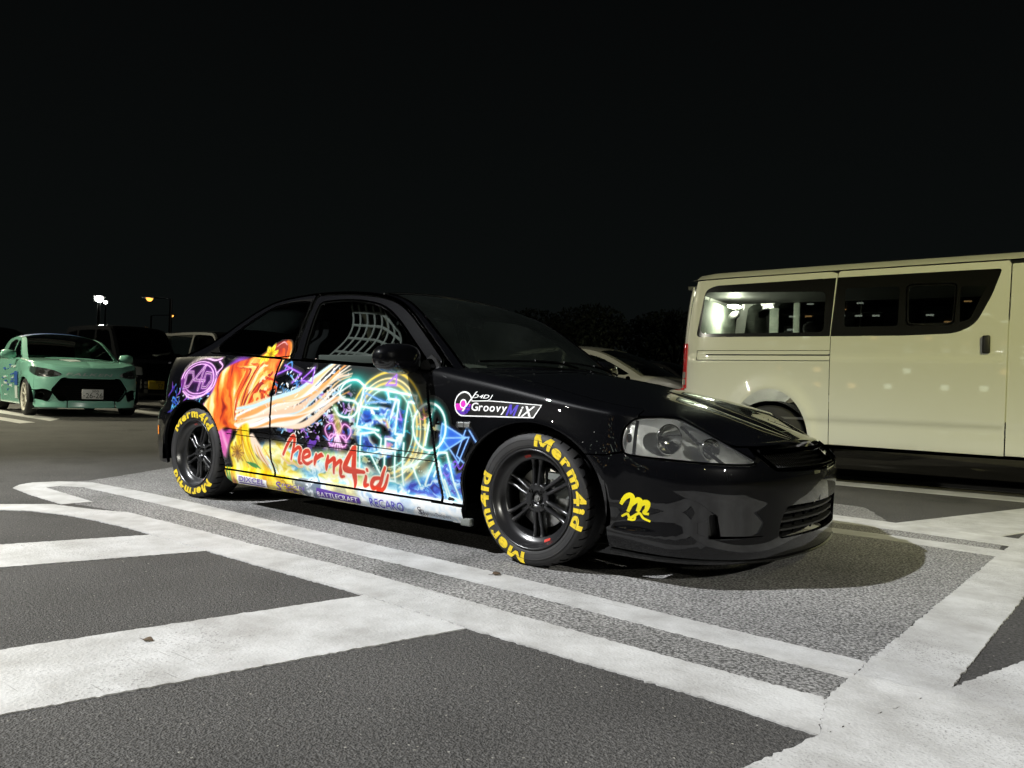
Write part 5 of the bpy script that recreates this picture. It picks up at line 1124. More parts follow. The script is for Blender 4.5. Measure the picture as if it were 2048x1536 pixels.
tile([(2.318, .724), (2.328, .728), (2.255, .636), (2.245, .636)], 'white_vinyl', .0042, FEN_R, d=.02)
word('D4DJ', 2.30, 2.415, .692, .714, 'white_vinyl', FEN_R, .012, .3, .0026, name='sticker_lettering'); word('Groovy', 2.300, 2.500, .630, .678, 'white_vinyl', FEN_R, .016, .08, .0030, name='sticker_lettering')
word('#', 2.262, 2.298, .630, .668, 'violet_vinyl', FEN_R, .012, .3, .0046, name='sticker_lettering'); word('M', 2.498, 2.560, .628, .676, 'violet_vinyl', FEN_R, .03, .3, .0030, name='sticker_lettering'); word('iX', 2.565, 2.645, .628, .672, 'white_vinyl', FEN_R, .016, .3, .0032, name='sticker_lettering')
# yellow mark on the bumper corner
def ribbon(P, wd, surf, m, parent, name, off=.0015):
    P = crom(P, 8); Tn = np.gradient(P, axis=0); Tn /= np.linalg.norm(Tn, axis=1, keepdims=True); nn = np.c_[-Tn[:, 1], Tn[:, 0]]; wv = np.interp(np.linspace(0, 1, len(P)), np.linspace(0, 1, len(wd)), wd)[:, None]
    A, B = P+nn*wv/2, P-nn*wv/2; V = np.vstack([A, B]); n = len(P); F = []
    for i in range(n-1): F += [(i, i+1, n+i+1), (i, n+i+1, n+i)]
    g = Geo(); decal(g, surf, V, F, off); return g.build(name, m, parent)
for P, wd in zip(T['m_logo'], ([.012, .020, .020, .016, .012], [.010, .022, .020, .014], [.010, .022, .018, .012, .010], [.008, .010, .010, .010, .008], [.008, .009, .008])): ribbon(P, wd, BR, 'yellow_vinyl', BUMP, 'bumper_emblem')
# orange label on the rear bumper corner
tile([(-.51, .37), (-.478, .37), (-.478, .43), (-.51, .43)], 'amber', .0015, RB, 'bumper_label'); 
# ================================================================== other vehicles: a shell built the same way, with its own measures
for nm, c, r in (('white_van_paint', (.72, .73, .69), .3), ('mint_paint', (.27, .60, .48), .25), ('dark_grey_paint', (.03, .03, .029), .3), ('silver_paint', (.20, .20, .20), .28)):
    mat(nm, c, r, coat=1., crough=.02)
mat('plate_white', (.75, .75, .72), .4); mat('plate_yellow', (.75, .52, .02), .4); mat('plate_ink', (.03, .05, .03), .5); mat('plate_black', (.01, .01, .01), .5)
mat('blue_vinyl', (.03, .09, .33), .35); mat('pale_vinyl', (.55, .62, .60), .35); mat('lamp_red', (.55, .012, .02), .18, coat=1.); mat('lamp_clear', (.6, .6, .6), .1, metal=.6)
mat('white_wheel', (.6, .58, .5), .35); mat('trim_panel', (.55, .60, .52), .7, noise=(18, (.46, .52, .46), .4, .65)); mat('grey_trim', (.10, .10, .10), .6)
mat('steel_wheel', (.10, .10, .10), .5)
class Shell:
    def __init__(s, outline, oS, oF, oR, xf, xr, zw, aa, ab, zsh, sp, XC, rail, sidey, bx, bz, blend=(.3, .55), lip=.012):
        s.xf, s.xr, s.zw, s.aa, s.ab = xf, xr, zw, aa, ab; x0, x1 = outline[-1][0], outline[0][0]; s.x0, s.x1 = x0, x1
        def off(x, w, z):
            wf = sstep(x1-blend[1], x1-blend[1]*.4, x); wr = sstep(x0+blend[0], x0+.05, x); o = oS(z)*(1-wf)*(1-wr)+oF(z)*wf+oR(z)*wr
            for xc in (xf, xr):
                d = np.hypot((x-xc)/aa, np.where(z > zw, (z-zw)/ab, 0)); o = o+lip*np.exp(-((d-1.04)/.17)**2)*sstep(.12, .3, z)
            return o
        s.R = Ring(outline, off); s.zsh = zsh; s.sp = sp; s.XC = XC; s.sidey = sidey; s.RL = crom(rail, 12) if rail is not None else None
        if rail is not None:
            s.tl = np.r_[0, np.cumsum(np.hypot(*np.diff(s.RL, axis=0).T))]; n = len(bx); k = np.linspace(0, s.tl[-1], n); s.bx, s.bz = hs(k, bx), hs(k, bz)
            s.TOP = Surf(s.top_fn, -1., .006); P, N = s.TOP(np.array([s.tl[-1]*.5]), np.array([0.])); s.fl = N[0][2] < 0
        s.COMB = Surf(s.comb_fn, -1., .004); s.sC = float(s.R.sx(XC))
    def sx(s, x): return float(s.R.sx(x))
    def sy(s, y): return float(s.R.sy(y))
    def sh_fn(s, u, v):
        R = s.R; a = np.abs(u); x = np.interp(a, R.S, R.X); P = R.fn(u, s.zsh(x)).copy(); nx, nw = np.interp(a, R.S, R.nx), np.interp(a, R.S, R.nw); th = np.clip(v, -.2, 1.2)*1.3; k = .09*(1-np.cos(th)); sg = np.where(u < 0, -1., 1.)
        P[:, 0] -= nx*k; P[:, 1] += sg*nw*k; P[:, 2] += .05*np.sin(th); return P
    def hood_fn(s, u, r):
        E = s.sh_fn(u, np.ones_like(u)); a = np.abs(u); xn = s.sh_fn(np.array([0.]), np.array([1.]))[0]; xs = s.XC+.08+(xn[0]-s.XC-.08)*(1-np.clip(a/float(s.R.sx(s.XC)), 0, 1.2))**.9
        zs = s.sp(xs)+(xn[2]-float(s.sp(xn[0])))*np.clip(1-(xn[0]-xs)/.3, 0, 1); rr = np.clip(r, -.05, 1.05); k = 1-(1-rr)**2
        return np.c_[E[:, 0]+(xs-E[:, 0])*rr, E[:, 1]*(1-rr), E[:, 2]+(zs-E[:, 2])*k]
    def comb_fn(s, u, q):
        x = np.interp(np.abs(u), s.R.S, s.R.X); q = np.asarray(q, float); return np.where((q < 0)[:, None], s.R.fn(u, s.zsh(x)+np.minimum(q, 0)), np.where((q < .1)[:, None], s.sh_fn(u, np.clip(q/.1, 0, 1)), s.hood_fn(u, np.clip((q-.1)/.7, 0, 1.02))))
    def top_fn(s, t, w):
        x = np.interp(t, s.tl, s.RL[:, 0]); z = np.interp(t, s.tl, s.RL[:, 1]); hw = s.sidey(x, z); r = np.clip(w/.6, -1, 1); k = 1-np.abs(r)**2.4
        return np.c_[x+s.bx(t)*k, r*hw, z+s.bz(t)*k]
    def side(s, sd): return Surf(lambda x, z: np.c_[x, -sd*s.sidey(x, z), z], 1. if sd > 0 else -1.)
    def wall(s, sd): return lambda x, z: s.R(sd*s.R.sx(x), z)
    def arch(s, xc, z0, n=20): return [(xc-s.aa, z0)]+[(xc+s.aa*math.cos(a), s.zw+s.ab*math.sin(a)) for a in np.linspace(math.pi, 0, n)]+[(xc+s.aa, z0)]
    def flank(s, z0, top, xa, xb):
        """outline of one side wall from xa (front) to xb (rear), with both wheel openings"""
        P = [(xa, z0)] if xa > s.xf+s.aa else []
        xs = np.linspace(xa, xb, 24); T_ = [(x, float(top(x))) for x in xs]; low = s.arch(s.xr, z0)+s.arch(s.xf, z0)
        return T_+[(xb, z0)]+low+[(xa, z0)]
    def wells(s, par, yin, yout):
        for xc in (s.xf, s.xr):
            for sd in (1, -1):
                g = Geo(); g.lathe([(s.aa+.02, -yin), (s.aa+.02, -yout)], 22, 'y', (xc, 0, s.zw), a0=-1.75, a1=1.75); g.lathe([(.001, -yin), (s.aa+.02, -yin)], 22, 'y', (xc, 0, s.zw), a0=-1.75, a1=1.75)
                g.xf(lambda V: np.c_[V[:, 0], V[:, 1]*sd, np.maximum(V[:, 2], .14)]); g.build('wheel_well', 'dark_cavity', par)
def plain_wheel(par, x, y, r, rim, mt, sd, nsp=10, w=.10):
    g = Geo(); k = r/.31
    g.lathe([(rim*.98, -.6*w), (rim*1.03, -.92*w), (rim+.01, -w), (rim-.012, -.9*w), (rim-.03, -.55*w), (rim-.035, .5*w)][::-1], 36, 'y')
    for i in range(nsp):
        a = 2*math.pi*i/nsp; e = np.array([math.sin(a), 0, math.cos(a)]); t = np.array([math.cos(a), 0, -math.sin(a)]); V = []
        for rr, ww, yy in ((.035, .014, -.62*w), (rim*.5, .010, -.58*w), (rim-.02, .014, -.72*w)):
            for dw, dy in ((-ww, 0), (-ww*.4, -.012), (ww*.4, -.012), (ww, 0), (ww, .02), (-ww, .02)): V.append(e*rr+t*dw+np.array([0, yy+dy, 0]))
        g.add(V, [(q*6+m_, q*6+(m_+1) % 6, q*6+6+(m_+1) % 6, q*6+6+m_) for q in range(2) for m_ in range(6)])
    g.lathe([(.0001, -.72*w), (.03, -.70*w), (.045, -.6*w), (.05, -.3*w)][::-1], 20, 'y')
    W_ = g.build('wheel', mt, par)
    g = Geo(); g.lathe([(rim*.97, .7*w), (rim*1.15, .98*w), (r*.93, .95*w), (r, .72*w), (r, -.72*w), (r*.93, -.95*w), (rim*1.15, -1.02*w), (rim+.005, -.95*w), (rim, -.8*w)], 40, 'y'); g.build('tyre', 'rubber', W_)
    g = Geo(); g.lathe([(.0001, .0), (rim*.93, .0)], 30, 'y'); g.build('brake_backing', 'dark_cavity', W_)
    W_.location = (x, y, r); W_.rotation_euler = (0, 0, 0 if sd > 0 else math.pi); return W_
def plate(par, surf, u, z, w, h, m, txt, ink, name='number_plate'):
    P, N = surf(np.array([u]), np.array([z])); n = N[0]; n = np.array([n[0], n[1], 0]); n /= np.linalg.norm(n); t = np.array([-n[1], n[0], 0]); Rm = np.array([t, -n, np.cross(t, -n)]).T
    if Rm[2, 2] < 0: Rm[:, 2] *= -1
    c = P[0]+n*.022; g = Geo(); g.box(c, (w, .008, h), Rm, 0, .003); pl = g.build(name, m, par)
    for (s_, x0, x1, z0, z1) in txt:
        V, F = text2d(s_, 1., .0, 0, 1.); V = fit(V, x0*w, x1*w, z0*h, z1*h); W3 = c+n*.0055+V[:, :1]*t+V[:, 1:]*np.array([0, 0, 1.]); g = Geo()
        F = [f if np.dot(np.cross(W3[f[1]]-W3[f[0]], W3[f[2]]-W3[f[0]]), n) > 0 else f[::-1] for f in F]; g.add(W3, F, np.repeat([n], len(W3), 0)); g.build('plate_lettering', ink, pl)
    return pl

# ------------------------------------------------------------------ white van (own frame: x forward from the tail, middle at y=0)
va = .1004; VAN = empty('white_van', 'white long passenger van with dark tinted side windows, behind the black hatchback', 'van', (1.113-.845*math.sin(va), 3.498+.845*math.cos(va), 0), va)
vS = hs([.22, .30, .36, .45, .54, .575, .70, 1.0, 1.085, 1.115, 1.20, 1.30, 1.55, 1.80, 1.88, 1.93], [-.07, -.028, -.012, -.008, -.010, -.001, .0, .0, .0, -.010, -.014, -.022, -.046, -.076, -.088, -.098])
vF = hs([.22, .30, .6, .9, 1.1, 1.5, 1.93], [-.05, -.01, .0, -.02, -.10, -.42, -.85]); vR = hs([.22, .30, .42, .5, .56, 1.2, 1.6, 1.93], [.0, .03, .035, .02, -.02, -.03, -.06, -.12])
VX, VZ, VA, VB = .955, .345, .345, .475
VB_ = Shell([(4.70, 0), (4.68, .4), (4.60, .66), (4.42, .79), (4.0, .838), (3.0, .845), (1.0, .845), (.40, .842), (.16, .815), (.07, .74), (.035, .60), (.015, .3), (.01, 0)], vS, vF, vR, 3.525, VX, VZ, VA, VB, lambda x: np.full_like(np.asarray(x, float), 1.885), lambda x: x*0+1.9, 4.2, None, None, None, None, (.25, .5), .022)
VR = VB_.R
drip = lambda x: 1.846+.024*np.clip(x, 0, 3)**.75
for sd in (1, -1):
    B = VB_.wall(sd); A = VB_.arch(VX, .33, 26)
    # rear quarter
    wr_ = rpoly([(.232, 1.302), (1.455, 1.298), (1.487, 1.822), (.40, 1.800), (.30, 1.76)], [.05, .004, .004, .10, .08])
    dr = np.array([(1.468, .345), (1.466, .60), (1.463, 1.0), (1.462, 1.30), (1.485, 1.6), (1.502, 1.86)])
    q = [(x-.003, z) for x, z in dr]+[(x, float(drip(x))) for x in np.linspace(1.45, .20, 10)]+[(.15, 1.60), (.125, 1.25), (.118, .9), (.115, .62), (.13, .56)]+A+[(1.40, .335)]
    g = Geo(); patch(g, B, q, [wr_], .05, edge=.012); QP = g.build('rear_quarter_panel', 'white_van_paint', VAN)
    gl = lambda P: [(x, z) for x, z in P]
    g = Geo(); patch(g, B, wr_, (), .07, off=-.004, edge=0); g.build('rear_side_window', 'van_glass', QP)
    # ceramic border of the glass, with two clear fields
    c1 = rpoly([(.288, 1.337), (.70, 1.335), (.70, 1.64), (.305, 1.66)], .04); c2 = rpoly([(.905, 1.340), (1.395, 1.340), (1.40, 1.69), (.92, 1.68)], .05)
    big = rpoly([(.275, 1.335), (1.40, 1.335), (1.405, 1.70), (.30, 1.74)], .05)
    g = Geo(); patch(g, B, wr_, [big], .06, off=-.002, edge=0); g.build('window_border', 'gloss_black', QP)
    # sliding rail
    g = Geo(); xx = np.linspace(.35, 1.46, 20); P, N = B(xx, np.full(20, 1.131)); g.tube(P+N*.001, .006, 6); RA = g.build('door_rail', 'grey_trim', QP)
    g = Geo()
    for z in (1.172, 1.080): P, N = B(np.linspace(.255, 1.46, 20), np.full(20, z)); g.tube(P-N*.0006, .0025, 5)
    P, N = B(np.full(6, .255), np.linspace(1.08, 1.172, 6)); g.tube(P-N*.0006, .0025, 5); g.build('rail_cover_seam', 'grey_trim', QP)
    # sliding door
    df = np.array([(2.775, .332), (2.778, .8), (2.782, 1.3), (2.790, 1.6), (2.797, 1.87)])
    wd = rpoly([(1.458, 1.298), (2.029, 1.297), (2.428, 1.312), (2.559, 1.386), (2.67, 1.626), (2.735, 1.836), (1.497, 1.824)], [.004, .05, .12, .12, .06, .03, .004])
    dd = [(x-.003, z) for x, z in df]+[(x, float(drip(x))) for x in np.linspace(2.78, 1.52, 8)]+[(x+.003, z) for x, z in dr[::-1]]
    g = Geo(); patch(g, B, dd, [wd], .05, edge=.012); SD = g.build('sliding_door', 'white_van_paint', VAN)
    g = Geo(); patch(g, B, wd, (), .07, off=-.004, edge=0); g.build('door_window', 'van_glass', SD)
    c3 = rpoly([(1.570, 1.380), (1.992, 1.381), (1.997, 1.722), (1.567, 1.722)], .03); c4 = rpoly([(2.075, 1.400), (2.392, 1.402), (2.408, 1.715), (2.070, 1.717)], .035); c5 = rpoly([(2.445, 1.40), (2.52, 1.43), (2.63, 1.70), (2.448, 1.70)], .02)
    g = Geo(); patch(g, B, wd, [c3, c4, c5], .05, off=-.002, edge=0); g.build('window_border', 'gloss_black', SD)
    lp = rpoly([(2.056, 1.386), (2.404, 1.388), (2.422, 1.730), (2.052, 1.733)], .045); P, N = B(lp[:, 0], lp[:, 1]); g = Geo(); g.tube(P+N*.002, .0055, 6, closed=True); g.build('sliding_pane_frame', 'seal_rubber', SD)
    # handle and its recess
    rc = rpoly([(2.50, 1.15), (2.70, 1.148), (2.705, 1.290), (2.56, 1.285)], [.09, .04, .04, .05])
    P, N = B(np.array([2.636]), np.array([1.218])); g = Geo(); g.box(P[0]+N[0]*.012, (.055, .036, .145), None, 0, .012); g.build('door_handle', 'black_trim', SD)
    def dish(x, z, B=B):
        P, N = B(x, z); r = np.hypot((x-2.60)/.095, (z-1.218)/.078); return P+N*(.0015-.004*np.exp(-(r/.6)**4))[:, None]
    # front door
    fd = [(2.781, .335), (2.784, .8), (2.788, 1.3), (2.796, 1.6), (2.803, 1.87)]
    wf_ = rpoly([(2.95, 1.27), (3.72, 1.22), (3.50, 1.55), (3.28, 1.80), (2.97, 1.82)], .05)
    ff = fd+[(3.2, 1.88), (3.36, 1.84), (3.60, 1.56), (3.86, 1.20), (3.94, 1.0), (3.94, .75)]+[(3.525+VA*math.cos(a), VZ+VB*math.sin(a)) for a in np.linspace(.6, math.pi, 16)]+[(3.525-VA, .335)]
    g = Geo(); patch(g, B, ff, [wf_], .06, edge=.012); FD = g.build('front_door', 'white_van_paint', VAN)
    g = Geo(); patch(g, B, wf_, (), .08, off=-.006, edge=0); g.build('front_window', 'van_glass', FD)
    # sill board
    xx = np.linspace(1.32, 3.16, 20); P, N = B(xx, np.full(20, .318)); g = Geo(); g.tube(P-N*.012, .016, 8); g.build('sill_board', 'white_van_paint', VAN)
    xx = np.linspace(.15, 2.86, 40); P, N = B(xx, drip(xx)+.006); g = Geo(); g.tube(P-N*.004, .005, 6); g.build('drip_rail', 'grey_trim', VAN)
    # tail lamp
    tlp = rpoly([(VB_.sx(.135), .805), (VB_.sx(.130), 1.243), (float(VR.sr(.70)), 1.243), (float(VR.sr(.70)), .805)], .012); tlp[:, 0] *= sd
    g = Geo(); patch(g, VR, tlp, (), .03, off=.008, edge=.03); TL = g.build('tail_light', 'lamp_red', VAN)
    for z0, z1 in ((.965, .905), (.895, .84)):
        cl = np.array([(VB_.sx(.131), z1), (VB_.sx(.131), z0), (float(VR.sr(.71)), z0), (float(VR.sr(.71)), z1)]); cl[:, 0] *= sd; g = Geo(); patch(g, VR, cl, (), .03, off=.010, edge=.004); g.build('reversing_lens', 'lamp_clear', TL)
# roof
tl_ = []; g = Geo(); xs_ = np.r_[.13, .16, .22, .35, np.linspace(.6, 3.0, 12), 3.2, 3.35]; ny = 15; V = []
for x in xs_:
    P, N = VB_.wall(1)(np.array([x]), np.array([float(drip(x))+.012])); hw = -P[0][1]; k = 1-.8*math.exp(-((x-.13)/.07)**2)
    for j in range(ny):
        r = -1+2*j/(ny-1); V.append((x, r*hw, float(drip(x))+.012+.095*k*(1-abs(r)**7)))
F = [(i*ny+j, i*ny+j+1, (i+1)*ny+j+1, (i+1)*ny+j) for i in range(len(xs_)-1) for j in range(ny-1)]; g.add(V, [f[::-1] for f in F]); g.build('roof', 'white_van_paint', VAN)
# tail end, bumper, nose, floor
s0 = float(VR.sx(.118)); 
g = Geo(); patch(g, VR, [(s0, .60), (s0, 1.80), (VR.L*2-s0, 1.80), (VR.L*2-s0, .60)][:2]+[(VR.L-.001, 1.84), (VR.L-.001, .60)], (), .07, edge=.01); m_ = Geo(); patch(m_, VR, [(-s0, .60), (-s0, 1.80), (-VR.L+.001, 1.84), (-VR.L+.001, .60)], (), .07, edge=.01); g.V += m_.V; o_ = len(g.V)-len(m_.V); g.F += [tuple(i+o_ for i in f) for f in m_.F]; g.N += m_.N; g.M += m_.M; g.build('tailgate', 'white_van_paint', VAN)
vb = float(VR.sx(.52)); bp_ = [(-vb, .34), (-vb, .60), (-float(VR.sx(.2)), .80), (-float(VR.sr(.6)), .80), (-VR.L+.001, .80), (-VR.L+.001, .30), (-float(VR.sr(.6)), .30), (-float(VR.sx(.2)), .31)]
for sd in (1, -1):
    P = np.array(bp_); P[:, 0] *= -sd; g = Geo(); patch(g, VR, np.array([(VB_.sx(.60)*sd, .36), (VB_.sx(.60)*sd, .52), (VB_.sx(.5)*sd, .60), (VB_.sx(.3)*sd, .66), (float(VR.sr(.72))*sd, .78), (float(VR.sr(.5))*sd, .785), (sd*(VR.L-.001), .785), (sd*(VR.L-.001), .32), (VB_.sx(.2)*sd, .32)]), (), .05, off=.035, edge=.05); g.build('rear_bumper', 'white_van_paint', VAN)
    g = Geo(); cl = np.array([(VB_.sx(.10)*sd, .790), (float(VR.sr(.52))*sd, .790), (float(VR.sr(.52))*sd, .805), (VB_.sx(.10)*sd, .805)]); patch(g, VR, cl, (), .03, off=.03, edge=.03); g.build('bumper_reflector', 'lamp_red', VAN)
sN = VB_.sx(3.93); zt = hs([0, .9*sN, sN], [1.16, 1.18, 1.2])
g = Geo(); patch(g, VR, [(-sN, .34), (sN, .34), (sN, 1.19), (.6, 1.14), (-.6, 1.14), (-sN, 1.19)], (), .08, edge=.01); g.build('nose', 'white_van_paint', VAN)
g = Geo(); patch(g, VR, [(-.95, 1.145), (.95, 1.145), (.78, 1.86), (-.78, 1.86)], (), .08, edge=.0); g.build('windscreen', 'van_glass', VAN)
g = Geo(); g.box((2.2, 0, .36), (4.0, 1.45, .10)); g.build('chassis', 'dark_cavity', VAN)
g = Geo(); g.box((2.1, 0, .56), (3.9, 1.62, .02)); g.build('cabin_floor', 'grey_trim', VAN)
VB_.wells(VAN, .52, .82)
for x in (VX, 3.525):
    for sd in (1, -1): plain_wheel(VAN, x, -.715*sd, .335, .20, 'steel_wheel', sd, 8, .095)
# inside: pale lining of the tail door, far side lining, lit cargo lamp, seats
g = Geo(); g.box((.19, .0, 1.42), (.02, 1.25, .60), None, 0, .01); g.build('tailgate_lining', 'trim_panel', VAN)
g = Geo(); g.box((.62, .66, 1.42), (.10, .03, .62), None, 0, .01); g.box((1.05, .68, 1.25), (.75, .03, .32), None, 0, .01); g.box((.86, .66, 1.48), (.07, .04, .6), None, 0, .01); g.build('side_lining', 'trim_panel', VAN)
g = Geo(); g.box((1.6, 0, 1.80), (3.0, 1.35, .03)); g.build('headliner', 'grey_trim', VAN)
mat('cargo_lamp_glow', (1, 1, 1), .5, emit=(1., 1., .80), es=220)
g = Geo(); g.box((.36, .02, 1.685), (.10, .16, .028), None, 0, .01); LM = g.build('cargo_lamp', 'cargo_lamp_glow', VAN)
g = Geo(); g.lathe([(.0001, -.05), (.05, -.045), (.06, 0), (.05, .045), (.0001, .05)], 18, 'y', (.34, .10, 1.60)); g.xf(lambda V: np.c_[V[:, 0], V[:, 1], 1.60+(V[:, 2]-1.60)*.75+.35*(V[:, 0]-.34)]); g.build('hanging_mirror', 'grey_trim', VAN)
ld = bpy.data.lights.new('cargo_lamp_light', 'POINT'); ld.energy = 30; ld.color = (1, 1, .82); ld.shadow_soft_size = .05; lo = bpy.data.objects.new('cargo_lamp_light', ld); lo.location = (.36, .02, 1.63); lo.parent = VAN; COL.objects.link(lo)
for x in (1.55, 2.35):
    for y in (-.35, .35):
        g = Geo(); g.box((x, y, .85), (.48, .55, .14), None, 0, .04); g.box((x-.26, y, 1.15), (.13, .53, .62), np.array(Matrix.Rotation(rad(-12), 3, 'Y')), 0, .05); g.build('seat', 'seat_cloth', VAN)
# ------------------------------------------------------------------ mint green hatchback facing us on the left
SW = empty('mint_hatchback', 'mint green hatchback with blue side graphics, roof and white wheels, facing at the far left', 'car', (-13.55, 3.58, 0), rad(-9.5)); SW.scale = (1.08, 1.08, 1.08)
wS = hs([.12, .2, .26, .4, .55, .7, .85, .95, 1.05], [-.06, -.02, -.02, -.01, .0, .006, -.005, -.035, -.09]); wF = hs([.10, .16, .24, .35, .50, .62, .70, .78, .85, .95], [-.05, .0, -.012, .0, .012, .004, -.015, -.045, -.10, -.25]); wR = hs([.1, .2, .4, .6, .9, 1.05], [-.05, .0, .01, -.02, -.06, -.12])
sw_side = lambda x, z: .80-.10*(z-.9)/.5-.06*((z-.9)/.5)**2-.05*((np.asarray(x)-1.1)/1.6)**2
SWS = Shell([(3.20, 0), (3.17, .25), (3.09, .50), (2.97, .68), (2.80, .80), (2.55, .855), (2.1, .868), (1.2, .868), (.3, .866), (-.1, .85), (-.42, .76), (-.56, .5), (-.62, 0)], wS, wF, wR, 2.45, .0, .30, .355, .355,
    hs([-.7, 0, 1.6, 2.0, 2.4, 2.75, 2.95, 3.05, 3.12, 3.2], [.95, .97, .95, .925, .895, .865, .84, .82, .808, .80]), hs([1.7, 2.0, 2.4, 2.8, 3.0, 3.15], [1.01, 1.0, .975, .93, .89, .845]), 1.86,
    [(1.88, .94), (1.62, 1.09), (1.38, 1.22), (1.18, 1.315), (1.0, 1.365), (.6, 1.40), (.1, 1.385), (-.25, 1.34), (-.42, 1.22), (-.55, 1.02)], sw_side, [.16, .10, .03, 0, -.03, -.06], [.06, .08, .09, .09, .06, .03])
def shell_car(S, par, paint, z0, glassm='tinted_glass', win=None, wing=True, roofm=None, tA_f=.36, tB_f=.80, bonnet=True, top=None, xa=None, glass2=None):
    R = S.R; xa = xa if xa is not None else S.xf+S.aa+.02; topf = top or (lambda x: float(S.zsh(np.array([x]))[0]) if np.ndim(S.zsh(np.array([x]))) else float(S.zsh(x)))
    for sd in (1, -1):
        B = S.wall(sd); g = Geo(); patch(g, B, S.flank(z0, topf, xa, S.x0+.16), (), .08, edge=.015); W_ = g.build('side_panel', paint, par)
        if S.RL is not None:
            Sd = S.side(sd); lo = [(x, topf(x)+.002) for x in np.linspace(S.RL[-1][0]+.02, S.RL[0][0]-.04, 14)]; pts = [tuple(p) for p in S.RL]+lo
            g = Geo(); patch(g, Sd, pts, win or (), .07, edge=.012); g.build('pillars', paint, W_)
            for w_ in (win or ()): g = Geo(); patch(g, Sd, w_, (), .1, off=-.006, edge=0); g.build('side_window', glass2 or glassm, W_)
        if sd > 0: out = W_
    g = Geo(); sF = S.sx(xa)-.004
    if S.RL is not None:
        t1, t2, te = S.tl[-1]*tA_f, S.tl[-1]*tB_f, S.tl[-1]
        def tp(n, m, a, b, w, off=0., rr=.04, hole=None):
            g = Geo(); patch(g, S.TOP, rpoly([(a, -w), (b, -w), (b, w), (a, w)], rr), [hole] if hole is not None else (), .07, off=off, edge=.012, flip=S.fl); return g.build(n, m, par)
        tp('roof', roofm or paint, t1, t2, .602, rr=.01); tp('windscreen', glassm, .015, t1-.01, .545, -.003); tp('rear_window', glassm, t2+.02, te-.05, .50, -.003)
        tp('windscreen_surround', paint, 0, t1-.002, .602, 0., .01, rpoly([(.02, -.54), (t1-.012, -.54), (t1-.012, .54), (.02, .54)], .05)); tp('tailgate_frame', paint, t2+.003, te, .602, 0., .01, rpoly([(t2+.02, -.50), (te-.05, -.50), (te-.05, .50), (t2+.02, .50)], .05))
    g = Geo(); rr_ = float(R.sx(S.x0+.155))
    for sd in (1, -1): patch(g, R, sgn_poly([(rr_, z0), (rr_, topf(S.x0+.17)), (R.L-.001, topf(S.x0+.05)), (R.L-.001, z0)], sd), (), .09, edge=.01)
    g.build('tail_panel', paint, par)
    S.wells(par, .5, max(R.Wd)-.03); g = Geo(); g.box(((S.xf+S.xr)/2, 0, .30), (S.x1-S.x0-.5, 1.1, .12)); g.build('floor_pan', 'dark_cavity', par)
    return out
w1 = rpoly([(.95, .985), (1.70, .985), (1.40, 1.165), (1.20, 1.275), (1.0, 1.325), (.95, 1.32)], .03); w2 = rpoly([(.10, 1.05), (.25, .995), (.88, .985), (.88, 1.325), (.5, 1.345), (.15, 1.30)], .04)
SWR = shell_car(SWS, SW, 'mint_paint', .18, win=[w1, w2], roofm='blue_vinyl', tA_f=.40, tB_f=.78)
R = SWS.R; xa = SWS.sx(SWS.xf+SWS.aa+.024)
# bonnet and front mask with hexagonal grille, lamp and duct openings
hl_ = [(SWS.sx(2.66), .80), (SWS.sx(2.72), .828), (SWS.sx(2.86), .815), (SWS.sy(.62), .785), (SWS.sy(.50), .745), (SWS.sy(.455), .70), (SWS.sy(.56), .665), (SWS.sy(.70), .660), (SWS.sx(2.84), .68), (SWS.sx(2.72), .735)]
HLS = crom(hl_, 4, True); duct = rpoly([(SWS.sy(.62), .26), (SWS.sy(.80)+.04, .30), (SWS.sy(.80)+.05, .44), (SWS.sy(.66), .455), (SWS.sy(.56), .41)], .03)
grl = rpoly([(-.48, .27), (.48, .27), (.60, .44), (.45, .645), (-.45, .645), (-.60, .44)], .04)
topz = lambda u: float(SWS.zsh(np.interp(abs(u), R.S, R.X)))
g = Geo(); uu = np.linspace(-xa, xa, 50); patch(g, R, [(u, topz(u)) for u in uu]+[(xa, .17), (.9, .15), (0, .15), (-.9, .15), (-xa, .17)], [grl, HLS, mirror_s(HLS), duct, mirror_s(duct)], .045, edge=.03); FM = g.build('front_bumper', 'mint_paint', SW)
g = Geo(); xb = SWS.sC; patch(g, SWS.COMB, [(-xb, .0), (-xa, 0), (0, 0), (xa, .0), (xb, .0), (xb, .8), (-xb, .8)], (), .06, edge=0); BN = g.build('bonnet', 'mint_paint', SW)
g = Geo(); patch(g, R, [(-xa+.1, .2), (xa-.1, .2), (xa-.1, .76), (-xa+.1, .76)], (), .1, off=-.07, edge=0); g.build('mask_backing', 'dark_cavity', FM)
for z in np.linspace(.30, .62, 10):
    k = .58-.0*z; hw_ = np.interp(z, [.27, .44, .645], [.48, .60, .45])-.01; P, N = R(np.linspace(-hw_, hw_, 20), np.full(20, z)); g = Geo(); g.tube(P-N*.035, .006, 4); g.build('grille_slat', 'black_trim', FM)
P, N = R(grl[:, 0], grl[:, 1]); g = Geo(); g.tube(P, .014, 6, closed=True); g.build('grille_frame', 'black_trim', FM)
